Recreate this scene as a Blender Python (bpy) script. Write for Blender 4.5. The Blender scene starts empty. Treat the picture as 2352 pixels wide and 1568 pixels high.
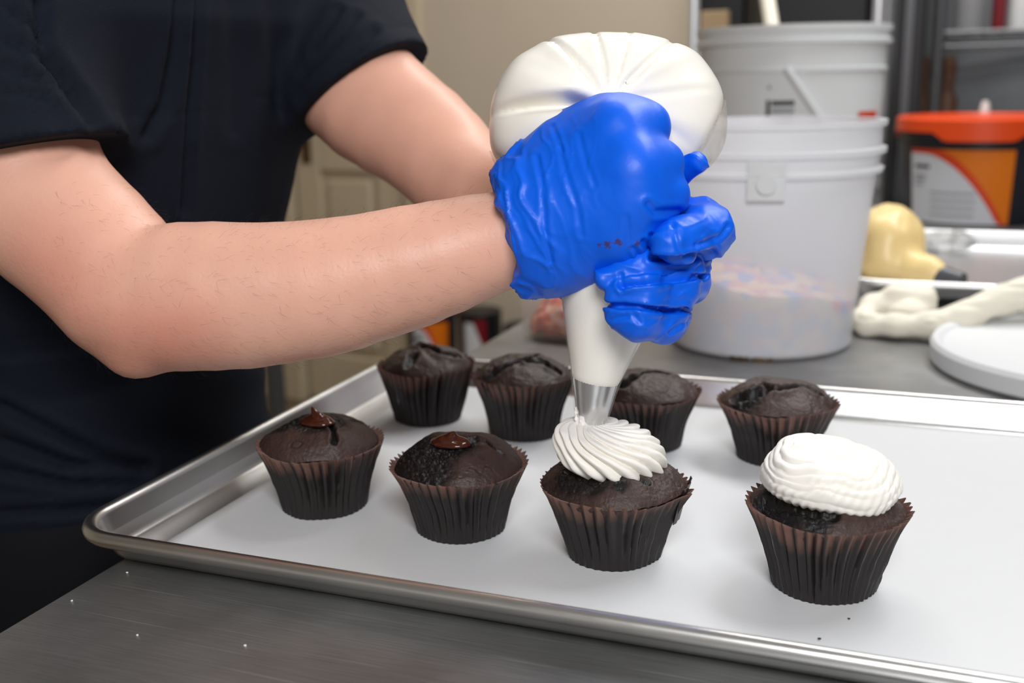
import bpy, math, random
import numpy as np
from mathutils import Matrix, Vector
random.seed(7)
SC = bpy.context.scene
COL = SC.collection

# ------------------------------------------------------------------ camera
CAM = np.array([0.49474, -0.49025, 0.29255])
RT = np.array([0.9326, 0.3602, -0.0212]); RT /= np.linalg.norm(RT)
FW = np.array([-0.3549, 0.9049, -0.2348]); FW /= np.linalg.norm(FW)
UP = np.cross(RT, FW); UP /= np.linalg.norm(UP); RT = np.cross(FW, UP)
FPX = 2500.0
cd = bpy.data.cameras.new('camera'); cam = bpy.data.objects.new('camera', cd); COL.objects.link(cam)
cam.matrix_world = Matrix([[RT[i], UP[i], -FW[i], CAM[i]] for i in range(3)] + [[0, 0, 0, 1]])
cd.sensor_width = 36.0; cd.lens = 36.0 * FPX / 2352.0
cd.clip_start = 0.02; cd.clip_end = 40
cd.dof.use_dof = True; cd.dof.focus_distance = 0.645; cd.dof.aperture_fstop = 5.6
SC.camera = cam

# ------------------------------------------------------------------ light
SC.view_settings.view_transform = 'Standard'; SC.view_settings.look = 'None'
SC.view_settings.gamma = 1.0; SC.view_settings.use_curve_mapping = False
SC.view_settings.exposure = 0.0
w = bpy.data.worlds.new('world'); SC.world = w; w.use_nodes = True
w.node_tree.nodes['Background'].inputs[0].default_value = (1.0, 0.93, 0.85, 1)
w.node_tree.nodes['Background'].inputs[1].default_value = 0.36

def area(name, loc, target, sx, sy, power, col):
    l = bpy.data.lights.new(name, 'AREA'); l.shape = 'RECTANGLE'; l.size = sx; l.size_y = sy
    l.energy = power; l.color = col
    o = bpy.data.objects.new(name, l); COL.objects.link(o); o.location = loc
    o.rotation_euler = (Vector(target) - Vector(loc)).to_track_quat('-Z', 'Y').to_euler()
    return o
area('ceiling_lamp_over_table', (1.0, 0.95, 1.65), (0.40, 0.3, 0.1), 1.0, 0.35, 17, (0.96, 0.98, 1.0))
area('lamp_near_camera', (0.75, -0.95, 0.95), (0.30, 0.15, 0.12), 0.50, 0.40, 17.5, (0.98, 0.99, 1.0))
area('ceiling_lamp_far', (0.2, 1.7, 1.78), (0.2, 1.9, 0.0), 1.6, 0.4, 30, (1.0, 0.97, 0.92))

# ------------------------------------------------------------------ helpers
def A(px, py, d):
    """point seen at photo pixel (px, py), d metres in front of the lens"""
    return CAM + FW * d + RT * ((px - 1176) / FPX * d) - UP * ((py - 784) / FPX * d)

def tag(o, label=None, cat=None, group=None, kind=None):
    if label: o['label'] = label
    if cat: o['category'] = cat
    if group: o['group'] = group
    if kind: o['kind'] = kind
    return o

def mesh(name, verts, faces, mat, parent=None, smooth=True, auto=None):
    me = bpy.data.meshes.new(name)
    verts = np.asarray(verts, dtype=np.float64)
    if isinstance(faces, np.ndarray):
        n, k = faces.shape
        me.vertices.add(len(verts)); me.vertices.foreach_set('co', verts.ravel().astype(np.float32))
        me.loops.add(n * k); me.loops.foreach_set('vertex_index', faces.ravel().astype(np.int32))
        me.polygons.add(n); me.polygons.foreach_set('loop_start', np.arange(0, n * k, k, dtype=np.int32))
        try: me.polygons.foreach_set('loop_total', np.full(n, k, dtype=np.int32))
        except Exception: pass
        me.update(calc_edges=True)
    else:
        me.from_pydata([tuple(v) for v in verts], [], faces)
    me.validate()
    if smooth: me.shade_smooth()
    if auto is not None:
        try: me.set_sharp_from_angle(angle=math.radians(auto))
        except Exception: pass
    if mat: me.materials.append(mat)
    o = bpy.data.objects.new(name, me); COL.objects.link(o)
    if parent: o.parent = parent
    return o

def empty(name, loc=(0, 0, 0), rz=0, parent=None):
    o = bpy.data.objects.new(name, None); COL.objects.link(o)
    o.location = loc; o.rotation_euler = (0, 0, rz); o.empty_display_size = 0.02
    if parent: o.parent = parent
    return o

class MB:
    """collects simple solids into one mesh"""
    def __init__(s): s.v = []; s.f = []
    def add(s, v, f):
        b = len(s.v); s.v += [tuple(p) for p in v]; s.f += [tuple(b + i for i in q) for q in f]; return s
    def box(s, c, d, R=None, bev=0.0):
        hx, hy, hz = d[0] / 2, d[1] / 2, d[2] / 2
        if bev <= 0:
            v = [(x, y, z) for z in (-hz, hz) for x, y in ((-hx, -hy), (hx, -hy), (hx, hy), (-hx, hy))]
            f = [(3, 2, 1, 0), (4, 5, 6, 7), (0, 1, 5, 4), (1, 2, 6, 5), (2, 3, 7, 6), (3, 0, 4, 7)]
        else:
            b = min(bev, hx * .9, hy * .9, hz * .9)
            def ring(x, y, z): return [(-x + b, -y, z), (x - b, -y, z), (x, -y + b, z), (x, y - b, z), (x - b, y, z), (-x + b, y, z), (-x, y - b, z), (-x, -y + b, z)]
            def ringi(x, y, z): return [(-x + b, -y + b, z), (x - b, -y + b, z), (x - b, -y + b, z), (x - b, y - b, z), (x - b, y - b, z), (-x + b, y - b, z), (-x + b, y - b, z), (-x + b, -y + b, z)]
            v = ringi(hx, hy, -hz) + ring(hx, hy, -hz + b) + ring(hx, hy, hz - b) + ringi(hx, hy, hz)
            f = [tuple(range(7, -1, -1)), tuple(range(24, 32))]
            for k in range(3):
                for i in range(8):
                    j = (i + 1) % 8; f.append((k * 8 + i, k * 8 + j, k * 8 + 8 + j, k * 8 + 8 + i))
        v = np.array(v)
        if R is not None: v = v @ np.array(R).T
        return s.add(v + np.array(c), f)
    def tube(s, pts, r, n=10, cap=True):
        pts = [np.array(p, float) for p in pts]; rs = r if hasattr(r, '__len__') else [r] * len(pts)
        v = []; f = []; pn = None
        for i, p in enumerate(pts):
            t = pts[min(i + 1, len(pts) - 1)] - pts[max(i - 1, 0)]; t /= np.linalg.norm(t)
            if pn is None:
                a = np.array([0, 0, 1.]) if abs(t[2]) < .9 else np.array([1., 0, 0])
                pn = np.cross(t, a)
            pn = pn - t * (pn @ t); pn /= np.linalg.norm(pn); b = np.cross(t, pn)
            for k in range(n):
                a = 2 * math.pi * k / n; v.append(p + rs[i] * (math.cos(a) * pn + math.sin(a) * b))
        m = len(pts)
        for i in range(m - 1):
            for k in range(n):
                f.append((i * n + k, i * n + (k + 1) % n, (i + 1) * n + (k + 1) % n, (i + 1) * n + k))
        if cap: f.append(tuple(range(n - 1, -1, -1))); f.append(tuple(range((m - 1) * n, m * n)))
        return s.add(v, f)
    def lathe(s, prof, n=48, c=(0, 0, 0), cap=True, fn=None):
        v = []; f = []
        for i, (r, z) in enumerate(prof):
            for k in range(n):
                a = 2 * math.pi * k / n; rr, zz = (r, z) if fn is None else fn(r, z, a, i)
                v.append((c[0] + rr * math.cos(a), c[1] + rr * math.sin(a), c[2] + zz))
        m = len(prof)
        for i in range(m - 1):
            for k in range(n):
                f.append((i * n + k, i * n + (k + 1) % n, (i + 1) * n + (k + 1) % n, (i + 1) * n + k))
        if cap:
            if prof[0][0] > 1e-6: f.append(tuple(range(n - 1, -1, -1)))
            if prof[-1][0] > 1e-6: f.append(tuple(range((m - 1) * n, m * n)))
        return s.add(v, f)
    def prism(s, poly, d, M=None):
        """polygon in xy extruded by d along z, moved by 4x4 M"""
        n = len(poly); v = np.array([(x, y, 0) for x, y in poly] + [(x, y, d) for x, y in poly])
        if M is not None: v = v @ np.array(M)[:3, :3].T + np.array(M)[:3, 3]
        f = [tuple(range(n - 1, -1, -1)), tuple(range(n, 2 * n))] + [(i, (i + 1) % n, n + (i + 1) % n, n + i) for i in range(n)]
        return s.add(v, f)
    def build(s, name, mat, parent=None, smooth=True, auto=35):
        return mesh(name, s.v, s.f, mat, parent, smooth, auto)

# ---- numpy noise
def _h(ix, iy, iz, seed):
    n = (ix.astype(np.int64) * 374761393 + iy.astype(np.int64) * 668265263 + iz.astype(np.int64) * 2147483647 + seed * 1274126177) & 0xFFFFFFFF
    n = ((n ^ (n >> 13)) * 1274126177) & 0xFFFFFFFF
    n = ((n ^ (n >> 16)) * 2246822519) & 0xFFFFFFFF
    return ((n ^ (n >> 15)) & 0xFFFFFF) / float(0xFFFFFF) * 2 - 1
def noise(P, seed=0):
    P = np.asarray(P, float); I = np.floor(P); F = P - I; I = I.astype(np.int64)
    U = F * F * F * (F * (F * 6 - 15) + 10); r = 0
    for dx in (0, 1):
        for dy in (0, 1):
            for dz in (0, 1):
                wgt = (U[..., 0] if dx else 1 - U[..., 0]) * (U[..., 1] if dy else 1 - U[..., 1]) * (U[..., 2] if dz else 1 - U[..., 2])
                r = r + wgt * _h(I[..., 0] + dx, I[..., 1] + dy, I[..., 2] + dz, seed)
    return r
def fbm(P, oct=3, seed=0):
    P = np.asarray(P, float); r = 0; a = 1; 
    for i in range(oct): r = r + a * noise(P * (2 ** i), seed + i * 17); a *= .5
    return r
def ridge(P, oct=2, seed=0):
    P = np.asarray(P, float); r = 0; a = 1
    for i in range(oct): r = r + a * (1 - np.abs(noise(P * (1.9 ** i), seed + i * 31)) * 2); a *= .5
    return r

# ---- signed distance shapes
def cone(P, a, b, ra, rb):
    a = np.asarray(a); b = np.asarray(b); ab = b - a
    t = np.clip(((P - a) @ ab) / max(ab @ ab, 1e-12), 0, 1)
    return np.linalg.norm(P - a - t[..., None] * ab, axis=-1) - (ra + (rb - ra) * t)
def ball(P, c, r): return np.linalg.norm(P - np.asarray(c), axis=-1) - r
def ellip(P, c, rad, R=None):
    q = P - np.asarray(c)
    if R is not None: q = q @ np.asarray(R)      # columns of R = local axes
    rad = np.asarray(rad); k0 = np.linalg.norm(q / rad, axis=-1); k1 = np.linalg.norm(q / (rad * rad), axis=-1)
    return k0 * (k0 - 1) / np.maximum(k1, 1e-9)
def smin(a, b, k):
    h = np.maximum(k - np.abs(a - b), 0) / k
    return np.minimum(a, b) - h * h * k * .25
def smax(a, b, k): return -smin(-a, -b, k)
def chain(P, pts, k=.004):
    """pts: list of (point, radius)"""
    d = None
    for (a, ra), (b, rb) in zip(pts[:-1], pts[1:]):
        c = cone(P, a, b, ra, rb); d = c if d is None else smin(d, c, k)
    return d
def surf(f, lo, hi, h, newton=2):
    """surface nets over f's zero set, snapped to the surface"""
    lo = np.asarray(lo, float); hi = np.asarray(hi, float); n = np.ceil((hi - lo) / h).astype(int) + 1
    ax = [lo[i] + h * np.arange(n[i]) for i in range(3)]
    B = 6; nb = -(-n // B); V = np.empty(n)
    cc = [lo[i] + h * (np.arange(nb[i]) * B + (B - 1) / 2) for i in range(3)]
    C = np.stack(np.meshgrid(*cc, indexing='ij'), -1); cv = f(C.reshape(-1, 3)).reshape(nb)
    V[:] = np.repeat(np.repeat(np.repeat(cv, B, 0), B, 1), B, 2)[:n[0], :n[1], :n[2]]
    near = np.argwhere(np.abs(cv) < h * B * 1.5)
    k = np.stack(np.meshgrid(*[np.arange(B)] * 3, indexing='ij'), -1).reshape(-1, 3)
    for i in range(0, len(near), 2000):
        ii = (near[i:i + 2000, None, :] * B + k[None]).reshape(-1, 3); ii = ii[(ii < n).all(1)]
        V[ii[:, 0], ii[:, 1], ii[:, 2]] = f(lo + h * ii)
    S = V < 0
    offs = [(i, j, k) for i in (0, 1) for j in (0, 1) for k in (0, 1)]
    def sl(o): return tuple(slice(o[i], n[i] - 1 + o[i]) for i in range(3))
    tot = np.zeros(n - 1, np.int8)
    for a in offs: tot += S[sl(a)]
    act = (tot > 0) & (tot < 8); idx = -np.ones(n - 1, int); cell = np.argwhere(act); idx[act] = np.arange(len(cell))
    cv8 = {a: V[cell[:, 0] + a[0], cell[:, 1] + a[1], cell[:, 2] + a[2]] for a in offs}
    cnt = np.zeros(len(cell)); acc = np.zeros((len(cell), 3))
    for a in offs:
        for d in range(3):
            if a[d]: continue
            b = list(a); b[d] = 1
            va, vb = cv8[a], cv8[tuple(b)]; m = (va < 0) != (vb < 0)
            t = np.where(m, va / np.where(m, va - vb, 1), 0)
            cnt += m
            for e in range(3): acc[:, e] += m * (a[e] + (t if e == d else 0))
    verts = lo + h * (cell + acc / cnt[:, None])
    faces = []
    for d in range(3):
        u, v = (d + 1) % 3, (d + 2) % 3
        s0 = [slice(None)] * 3; s1 = [slice(None)] * 3; s0[d] = slice(0, n[d] - 1); s1[d] = slice(1, n[d])
        a, b = S[tuple(s0)], S[tuple(s1)]; e = np.argwhere(a != b)
        e = e[(e[:, u] > 0) & (e[:, v] > 0) & (e[:, u] < n[u] - 1) & (e[:, v] < n[v] - 1)]
        flip = S[e[:, 0], e[:, 1], e[:, 2]]
        q = []
        for du, dv in ((-1, -1), (0, -1), (0, 0), (-1, 0)):
            c = e.copy(); c[:, u] += du; c[:, v] += dv; q.append(idx[c[:, 0], c[:, 1], c[:, 2]])
        q = np.stack(q, 1); q[~flip] = q[~flip][:, ::-1]; faces.append(q)
    faces = np.concatenate(faces)
    eps = h * .25
    for _ in range(newton):
        g = np.stack([f(verts + eps * np.eye(3)[i]) - f(verts - eps * np.eye(3)[i]) for i in range(3)], 1) / (2 * eps)
        val = f(verts); gg = np.maximum((g * g).sum(1), .05)
        stepv = (val / gg)[:, None] * g
        ln = np.linalg.norm(stepv, axis=1, keepdims=True); stepv *= np.minimum(1, h * .6 / np.maximum(ln, 1e-9))
        verts = verts - stepv
    return verts, faces
def normals(v, f):
    n = np.zeros_like(v); a, b, c, d = (v[f[:, i]] for i in range(4))
    fn = np.cross(c - a, d - b)
    for i in range(4): np.add.at(n, f[:, i], fn)
    return n / np.maximum(np.linalg.norm(n, axis=1, keepdims=True), 1e-12)
def seg_d(P, a, b):
    a = np.asarray(a); b = np.asarray(b); ab = b - a
    t = np.clip(((P - a) @ ab) / (ab @ ab), 0, 1)
    return np.linalg.norm(P - a - t[..., None] * ab, axis=-1)
def srgb(r, g, b): return tuple(((c / 255) / 12.92 if c / 255 <= .04045 else ((c / 255 + .055) / 1.055) ** 2.4) for c in (r, g, b)) + (1,)

# ------------------------------------------------------------------ materials
def mat(name, col, rough=.5, metal=0.0, spec=.5, bump=0, bscale=100, var=0, vscale=8, sss=0, sssr=(1, .3, .15), coat=0, trans=0, ior=1.45, alpha=1, stretch=None, rvar=0, sheen=0):
    m = bpy.data.materials.new(name); m.use_nodes = True; nt = m.node_tree; N = nt.nodes; L = nt.links
    b = N['Principled BSDF']
    b.inputs['Base Color'].default_value = col; b.inputs['Roughness'].default_value = rough; b.inputs['Metallic'].default_value = metal
    b.inputs['Specular IOR Level'].default_value = spec; b.inputs['IOR'].default_value = ior
    b.inputs['Transmission Weight'].default_value = trans; b.inputs['Alpha'].default_value = alpha
    b.inputs['Coat Weight'].default_value = coat; b.inputs['Sheen Weight'].default_value = sheen
    if sss: b.inputs['Subsurface Weight'].default_value = sss; b.inputs['Subsurface Radius'].default_value = sssr; b.inputs['Subsurface Scale'].default_value = .006
    tc = N.new('ShaderNodeTexCoord'); mp = N.new('ShaderNodeMapping'); L.new(tc.outputs['Object'], mp.inputs[0])
    if stretch: mp.inputs['Scale'].default_value = stretch
    if var:
        n = N.new('ShaderNodeTexNoise'); n.inputs['Scale'].default_value = vscale; n.inputs['Detail'].default_value = 5; L.new(mp.outputs[0], n.inputs[0])
        r = N.new('ShaderNodeMix'); r.data_type = 'RGBA'
        r.inputs[6].default_value = tuple(max(0, c * (1 - var)) for c in col[:3]) + (1,); r.inputs[7].default_value = tuple(min(1, c * (1 + var)) for c in col[:3]) + (1,)
        L.new(n.outputs[0], r.inputs[0]); L.new(r.outputs[2], b.inputs['Base Color'])
        m['mix'] = r.name
    if rvar:
        n = N.new('ShaderNodeTexNoise'); n.inputs['Scale'].default_value = vscale * 1.3; n.inputs['Detail'].default_value = 6; L.new(mp.outputs[0], n.inputs[0])
        r = N.new('ShaderNodeMapRange'); r.inputs[3].default_value = rough - rvar; r.inputs[4].default_value = rough + rvar; L.new(n.outputs[0], r.inputs[0]); L.new(r.outputs[0], b.inputs['Roughness'])
    if bump:
        n = N.new('ShaderNodeTexNoise'); n.inputs['Scale'].default_value = bscale; n.inputs['Detail'].default_value = 4; L.new(mp.outputs[0], n.inputs[0])
        bp = N.new('ShaderNodeBump'); bp.inputs['Strength'].default_value = bump; bp.inputs['Distance'].default_value = .002; L.new(n.outputs[0], bp.inputs['Height']); L.new(bp.outputs[0], b.inputs['Normal'])
    return m
def spots(m, items, col, soft=.35, nscale=300, namt=.5):
    """marks of their own shape on a surface: items = (centre, radius), colour col"""
    N = m.node_tree.nodes; L = m.node_tree.links; b = N['Principled BSDF']
    geo = N.new('ShaderNodeNewGeometry'); nz = N.new('ShaderNodeTexNoise'); nz.inputs['Scale'].default_value = nscale; L.new(geo.outputs['Position'], nz.inputs[0])
    for c, r in items:
        src = b.inputs['Base Color'].links[0].from_socket if b.inputs['Base Color'].links else None
        d = N.new('ShaderNodeVectorMath'); d.operation = 'DISTANCE'; L.new(geo.outputs['Position'], d.inputs[0]); d.inputs[1].default_value = tuple(c)
        a = N.new('ShaderNodeMath'); a.operation = 'MULTIPLY_ADD'; L.new(nz.outputs[0], a.inputs[0]); a.inputs[1].default_value = r * namt * 2; a.inputs[2].default_value = -r * namt
        e = N.new('ShaderNodeMath'); e.operation = 'ADD'; L.new(d.outputs['Value'], e.inputs[0]); L.new(a.outputs[0], e.inputs[1])
        mr = N.new('ShaderNodeMapRange'); mr.interpolation_type = 'SMOOTHSTEP'; L.new(e.outputs[0], mr.inputs[0]); mr.inputs[1].default_value = r * (1 - soft); mr.inputs[2].default_value = r; mr.inputs[3].default_value = col[3]; mr.inputs[4].default_value = 0
        x = N.new('ShaderNodeMix'); x.data_type = 'RGBA'; L.new(mr.outputs[0], x.inputs[0]); x.inputs[7].default_value = tuple(col[:3]) + (1,)
        if src: L.new(src, x.inputs[6])
        else: x.inputs[6].default_value = b.inputs['Base Color'].default_value
        L.new(x.outputs[2], b.inputs['Base Color'])
M = {}
M['wall'] = mat('beige_wall_paint', srgb(208, 195, 176), .7, var=.03)
M['greywall'] = mat('grey_wall_paint', srgb(120, 124, 130), .7, var=.04)
M['floor'] = mat('floor_tile', srgb(120, 104, 86), .5, var=.1)
M['ceil'] = mat('ceiling_white', srgb(225, 225, 220), .8)
M['door'] = mat('cream_door_paint', srgb(204, 190, 164), .45, var=.03)
M['knob'] = mat('brown_bronze', srgb(96, 74, 52), .35, metal=.7)
def steel_mat(name):
    m = mat(name, (.42, .42, .415, 1), .44, metal=.8); N = m.node_tree.nodes; L = m.node_tree.links; b = N['Principled BSDF']
    tc = N.new('ShaderNodeTexCoord')
    def nz(sc, scale, det=4, rot=0):
        mp = N.new('ShaderNodeMapping'); mp.inputs['Scale'].default_value = sc; mp.inputs['Rotation'].default_value = (0, 0, rot); L.new(tc.outputs['Object'], mp.inputs[0])
        n = N.new('ShaderNodeTexNoise'); n.inputs['Scale'].default_value = scale; n.inputs['Detail'].default_value = det; L.new(mp.outputs[0], n.inputs[0]); return n.outputs[0]
    def ramp(x, p0, c0, p1, c1):
        r = N.new('ShaderNodeValToRGB'); r.color_ramp.elements[0].position = p0; r.color_ramp.elements[0].color = (c0,) * 3 + (1,); r.color_ramp.elements[1].position = p1; r.color_ramp.elements[1].color = (c1,) * 3 + (1,); L.new(x, r.inputs[0]); return r.outputs[0]
    def mul(a, c, f=1.0):
        x = N.new('ShaderNodeMix'); x.data_type = 'RGBA'; x.blend_type = 'MULTIPLY'; x.inputs[0].default_value = f; L.new(a, x.inputs[6]); L.new(c, x.inputs[7]); return x.outputs[2]
    cloud = ramp(nz((1, 1, 1), 7, 5), .3, .21, .75, .42)
    grain = ramp(nz((6, 260, 1), 4, 3, .12), .3, .86, .7, 1.12)
    scr = ramp(nz((3, 420, 1), 2, 2, .35), .66, 1.0, .72, 1.7); scr2 = ramp(nz((3, 380, 1), 2.3, 2, -.5), .68, 1.0, .73, 1.5)
    L.new(mul(mul(mul(cloud, grain), scr), scr2), b.inputs['Base Color'])
    rr = ramp(nz((1, 1, 1), 9, 4), .3, .36, .7, .52); L.new(rr, b.inputs['Roughness'])
    bp = N.new('ShaderNodeBump'); bp.inputs['Strength'].default_value = .12; bp.inputs['Distance'].default_value = .001; L.new(nz((6, 300, 1), 4, 3, .12), bp.inputs['Height']); L.new(bp.outputs[0], b.inputs['Normal'])
    return m
M['steel'] = steel_mat('brushed_steel')
M['alu'] = mat('aluminium_pan', (.66, .655, .65, 1), .32, metal=1, bump=.06, bscale=60, var=.08, vscale=12, rvar=.08)
M['alu2'] = mat('aluminium_pan_worn', (.7, .7, .71, 1), .38, metal=1, bump=.05, bscale=50, var=.06, vscale=10)
M['chrome'] = mat('chrome', (.80, .84, .90, 1), .35, metal=.7)
M['parch'] = mat('parchment', srgb(211, 212, 214), .6, var=.015, vscale=40, bump=.05, bscale=300)
M['black'] = mat('black_plastic', srgb(28, 28, 32), .45)
M['dgrey'] = mat('dark_grey_metal', srgb(92, 94, 98), .4, metal=.5)
# ------------------------------------------------------------------ room shell (turned 8 degrees to the table)
WA = math.radians(-8); WD = np.array([math.cos(WA), math.sin(WA), 0]); WN = np.array([math.sin(WA), -math.cos(WA), 0])  # along the wall, out of the wall
W0 = np.array([-1.5227, 2.9478, -.9])
RW = np.stack([WD, -WN, np.array([0, 0, 1.])], 1)   # local x along wall, y into the wall
def wallpt(x, y, z): return W0 + WD * x - WN * y + np.array([0, 0, z])
def struct(name, o): o['kind'] = 'structure'; return o
tag(MB().box((0, .5, -.95), (9, 9, .1)).build('floor', M['floor'], None, False), kind='structure')
tag(MB().box((0, .5, 1.95), (9, 9, .1)).build('ceiling', M['ceil'], None, False), kind='structure')
def wallbox(name, x0, x1, y0, y1, z0, z1, m, parent=None, bev=0):
    return MB().box(wallpt((x0 + x1) / 2, (y0 + y1) / 2, (z0 + z1) / 2), (x1 - x0, y1 - y0, z1 - z0), RW, bev).build(name, m, parent, False)
# back wall in pieces round the door opening
wb = wallbox('wall_back', .33, 1.72, 0, .12, 0, 2.8, M['wall']); wb['kind'] = 'structure'
for x0, x1, z0, z1 in ((-3.2, -.23, 0, 2.8), (-.23, .33, 2.06, 2.8)):
    wallbox('wall_section', x0, x1, 0, .12, z0, z1, M['wall'], wb)
wr = wallbox('wall_right', 1.72, 5.0, 0, .12, 0, 2.8, M['greywall']); wr['kind'] = 'structure'
wl = MB().box((-2.6, .2, .45), (.12, 8, 2.8)).build('wall_left', M['wall'], None, False); wl['kind'] = 'structure'
ws = MB().box((3.6, .2, .45), (.12, 8, 2.8)).build('wall_side', M['wall'], None, False); ws['kind'] = 'structure'
# door with raised panels
door = empty('door_1', wallpt(.05, 0, 0)); door['kind'] = 'structure'
def dbox(name, x0, x1, y0, y1, z0, z1, m, bev=0, parent=door):
    o = wallbox(name, x0, x1, y0, y1, z0, z1, m, None, bev); o.parent = parent; o.matrix_parent_inverse = Matrix.Translation(-parent.location) if parent.location.length else Matrix(); return o
dbox('door_leaf', -.20, .31, .045, .075, .01, 2.03, M['door'])
for x0, x1, z0, z1 in ((-.20, -.09, .01, 2.03), (.165, .31, .01, 2.03)): dbox('stile', x0, x1, .025, .05, z0, z1, M['door'], .006)
for z0, z1 in ((.01, .19), (.88, 1.06), (1.90, 2.03)): dbox('rail', -.09, .165, .025, .05, z0, z1, M['door'], .006)
for z0, z1 in ((.22, .85), (1.09, 1.87)): dbox('panel', -.06, .135, .028, .05, z0, z1, M['door'], .018)
kb = MB()
kp = wallpt(-.145, .025, .985)
kb.box(kp, (.045, .012, .16), RW, .004)
kb.tube([kp + WN * .0, kp + WN * .05], .011, 10); kb.tube([kp + WN * .04, kp + WN * .05, kp + WN * .065, kp + WN * .08, kp + WN * .086], [.012, .024, .029, .024, .008], 14)
k = kb.build('door_knob', M['knob']); k.parent = door; k.matrix_parent_inverse = Matrix.Translation(-door.location)
for nm, x0, x1, z0, z1 in (('trim_1', -.29, -.205, 0, 2.06), ('trim_2', .315, .40, 0, 2.06), ('trim_3', -.29, .40, 2.06, 2.15)):
    wallbox(nm, x0, x1, -.018, .03, z0, z1, M['door'], None, .006)['kind'] = 'structure'
wallbox('baseboard_back', .40, 1.72, -.014, 0, 0, .1, M['door'], None, .004)['kind'] = 'structure'

# ------------------------------------------------------------------ steel work table
TX0, TX1, TY0, TY1 = .021, 1.00, -.55, 2.07
table = empty('work_table', ((TX0 + TX1) / 2, .7, -.9))
tag(table, 'long brushed stainless steel work table under the cupcake tray', 'table')
def child(o, p):
    o.parent = p; o.matrix_parent_inverse = Matrix.Translation(-Vector(p.location)); return o
tb = MB()
# top sheet with a rolled-down edge
prof = [(-.014, -.045), (-.014, -.040), (-.0015, -.040), (-.0015, -.006), (-.0035, -.0015), (-.008, 0)]
def rrect(x0, y0, x1, y1, r, n=6):
    P = []
    for cx, cy, a0 in ((x1 - r, y1 - r, 0), (x0 + r, y1 - r, 90), (x0 + r, y0 + r, 180), (x1 - r, y0 + r, 270)):
        for i in range(n + 1):
            a = math.radians(a0 + 90 * i / n); P.append((cx + r * math.cos(a), cy + r * math.sin(a)))
    return P
def rectloft(rect, prof, r0, n=6, cap0=True, cap1=True):
    """loft a rounded rectangle through (outward offset, z) pairs"""
    v = []; f = []; m = None
    for off, z in prof:
        P = rrect(rect[0] - off, rect[1] - off, rect[2] + off, rect[3] + off, max(r0 + off, .002), n); m = len(P)
        v += [(x, y, z) for x, y in P]
    for i in range(len(prof) - 1):
        for k in range(m): f.append((i * m + k, i * m + (k + 1) % m, (i + 1) * m + (k + 1) % m, (i + 1) * m + k))
    if cap0: f.append(tuple(range(m - 1, -1, -1)))
    if cap1: f.append(tuple(range((len(prof) - 1) * m, len(prof) * m)))
    return v, f
v, f = rectloft((TX0, TY0, TX1, TY1), prof, .012)
child(mesh('table_top', v, f, M['steel'], None, True, 40), table)
for x in (TX0 + .09, TX1 - .09):
    for y in (TY0 + .1, .75, TY1 - .1):
        child(MB().tube([(x, y, -.9), (x, y, -.04)], .02, 14).build('leg', M['chrome']), table)
child(MB().box(((TX0 + TX1) / 2, .725, -.62), (TX1 - TX0 - .12, TY1 - TY0 - .14, .025), None, .006).build('undershelf', M['steel']), table)

# ------------------------------------------------------------------ sheet pans
def sheet_pan(name, x0, y0, lx, ly, z, m):
    a = []
    prof = [(-.022, .0016), (-.0165, .0017), (-.0130, .0030), (-.0110, .0060), (-.0045, .0215)]
    for i in range(9):
        t = math.radians(165 - i * 32); prof.append((.0006 + .0050 * math.cos(t), .0210 + .0050 * math.sin(t)))
    prof += [(-.0052, .0172), (-.0122, .0058), (-.0142, .0020), (-.0185, .0)]
    v, f = rectloft((x0, y0, x0 + lx, y0 + ly), [(o, zz + z) for o, zz in prof], .034, 10)
    return mesh(name, v, f, m, None, True, 50)
pan = sheet_pan('sheet_pan', .0, .0, .66, .457, .0002, M['alu'])
tag(pan, 'aluminium sheet pan lined with parchment holding the chocolate cupcakes', 'sheet pan')
# dried smear on the pan's front wall
# parchment liner
nx, ny = 60, 44; px0, px1, py0, py1 = .040, .640, .0175, .4395
gx, gy = np.meshgrid(np.linspace(px0, px1, nx), np.linspace(py0, py1, ny), indexing='ij')
gx = gx + np.where(gx < .06, .006 * (gy - .2), 0)
gz = .0023 + .0003 * (1 + noise(np.stack([gx * 14, gy * 14, gx * 0], -1), 3))
top = np.stack([gx, gy, gz], -1).reshape(-1, 3); bot = top - np.array([0, 0, .00025])
def q(i, j): return i * ny + j
F = [(q(i, j), q(i + 1, j), q(i + 1, j + 1), q(i, j + 1)) for i in range(nx - 1) for j in range(ny - 1)]
o = nx * ny
F += [tuple(o + k for k in reversed(t)) for t in F[:]]
per = [q(i, 0) for i in range(nx)] + [q(nx - 1, j) for j in range(1, ny)] + [q(i, ny - 1) for i in range(nx - 2, -1, -1)] + [q(0, j) for j in range(ny - 2, 0, -1)]
F += [(per[(k + 1) % len(per)], per[k], o + per[k], o + per[(k + 1) % len(per)]) for k in range(len(per))]
tag(mesh('parchment_sheet', np.concatenate([top, bot]), F, M['parch']), 'white parchment paper sheet lying flat in the sheet pan', 'parchment')
PZ = .0032

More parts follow.
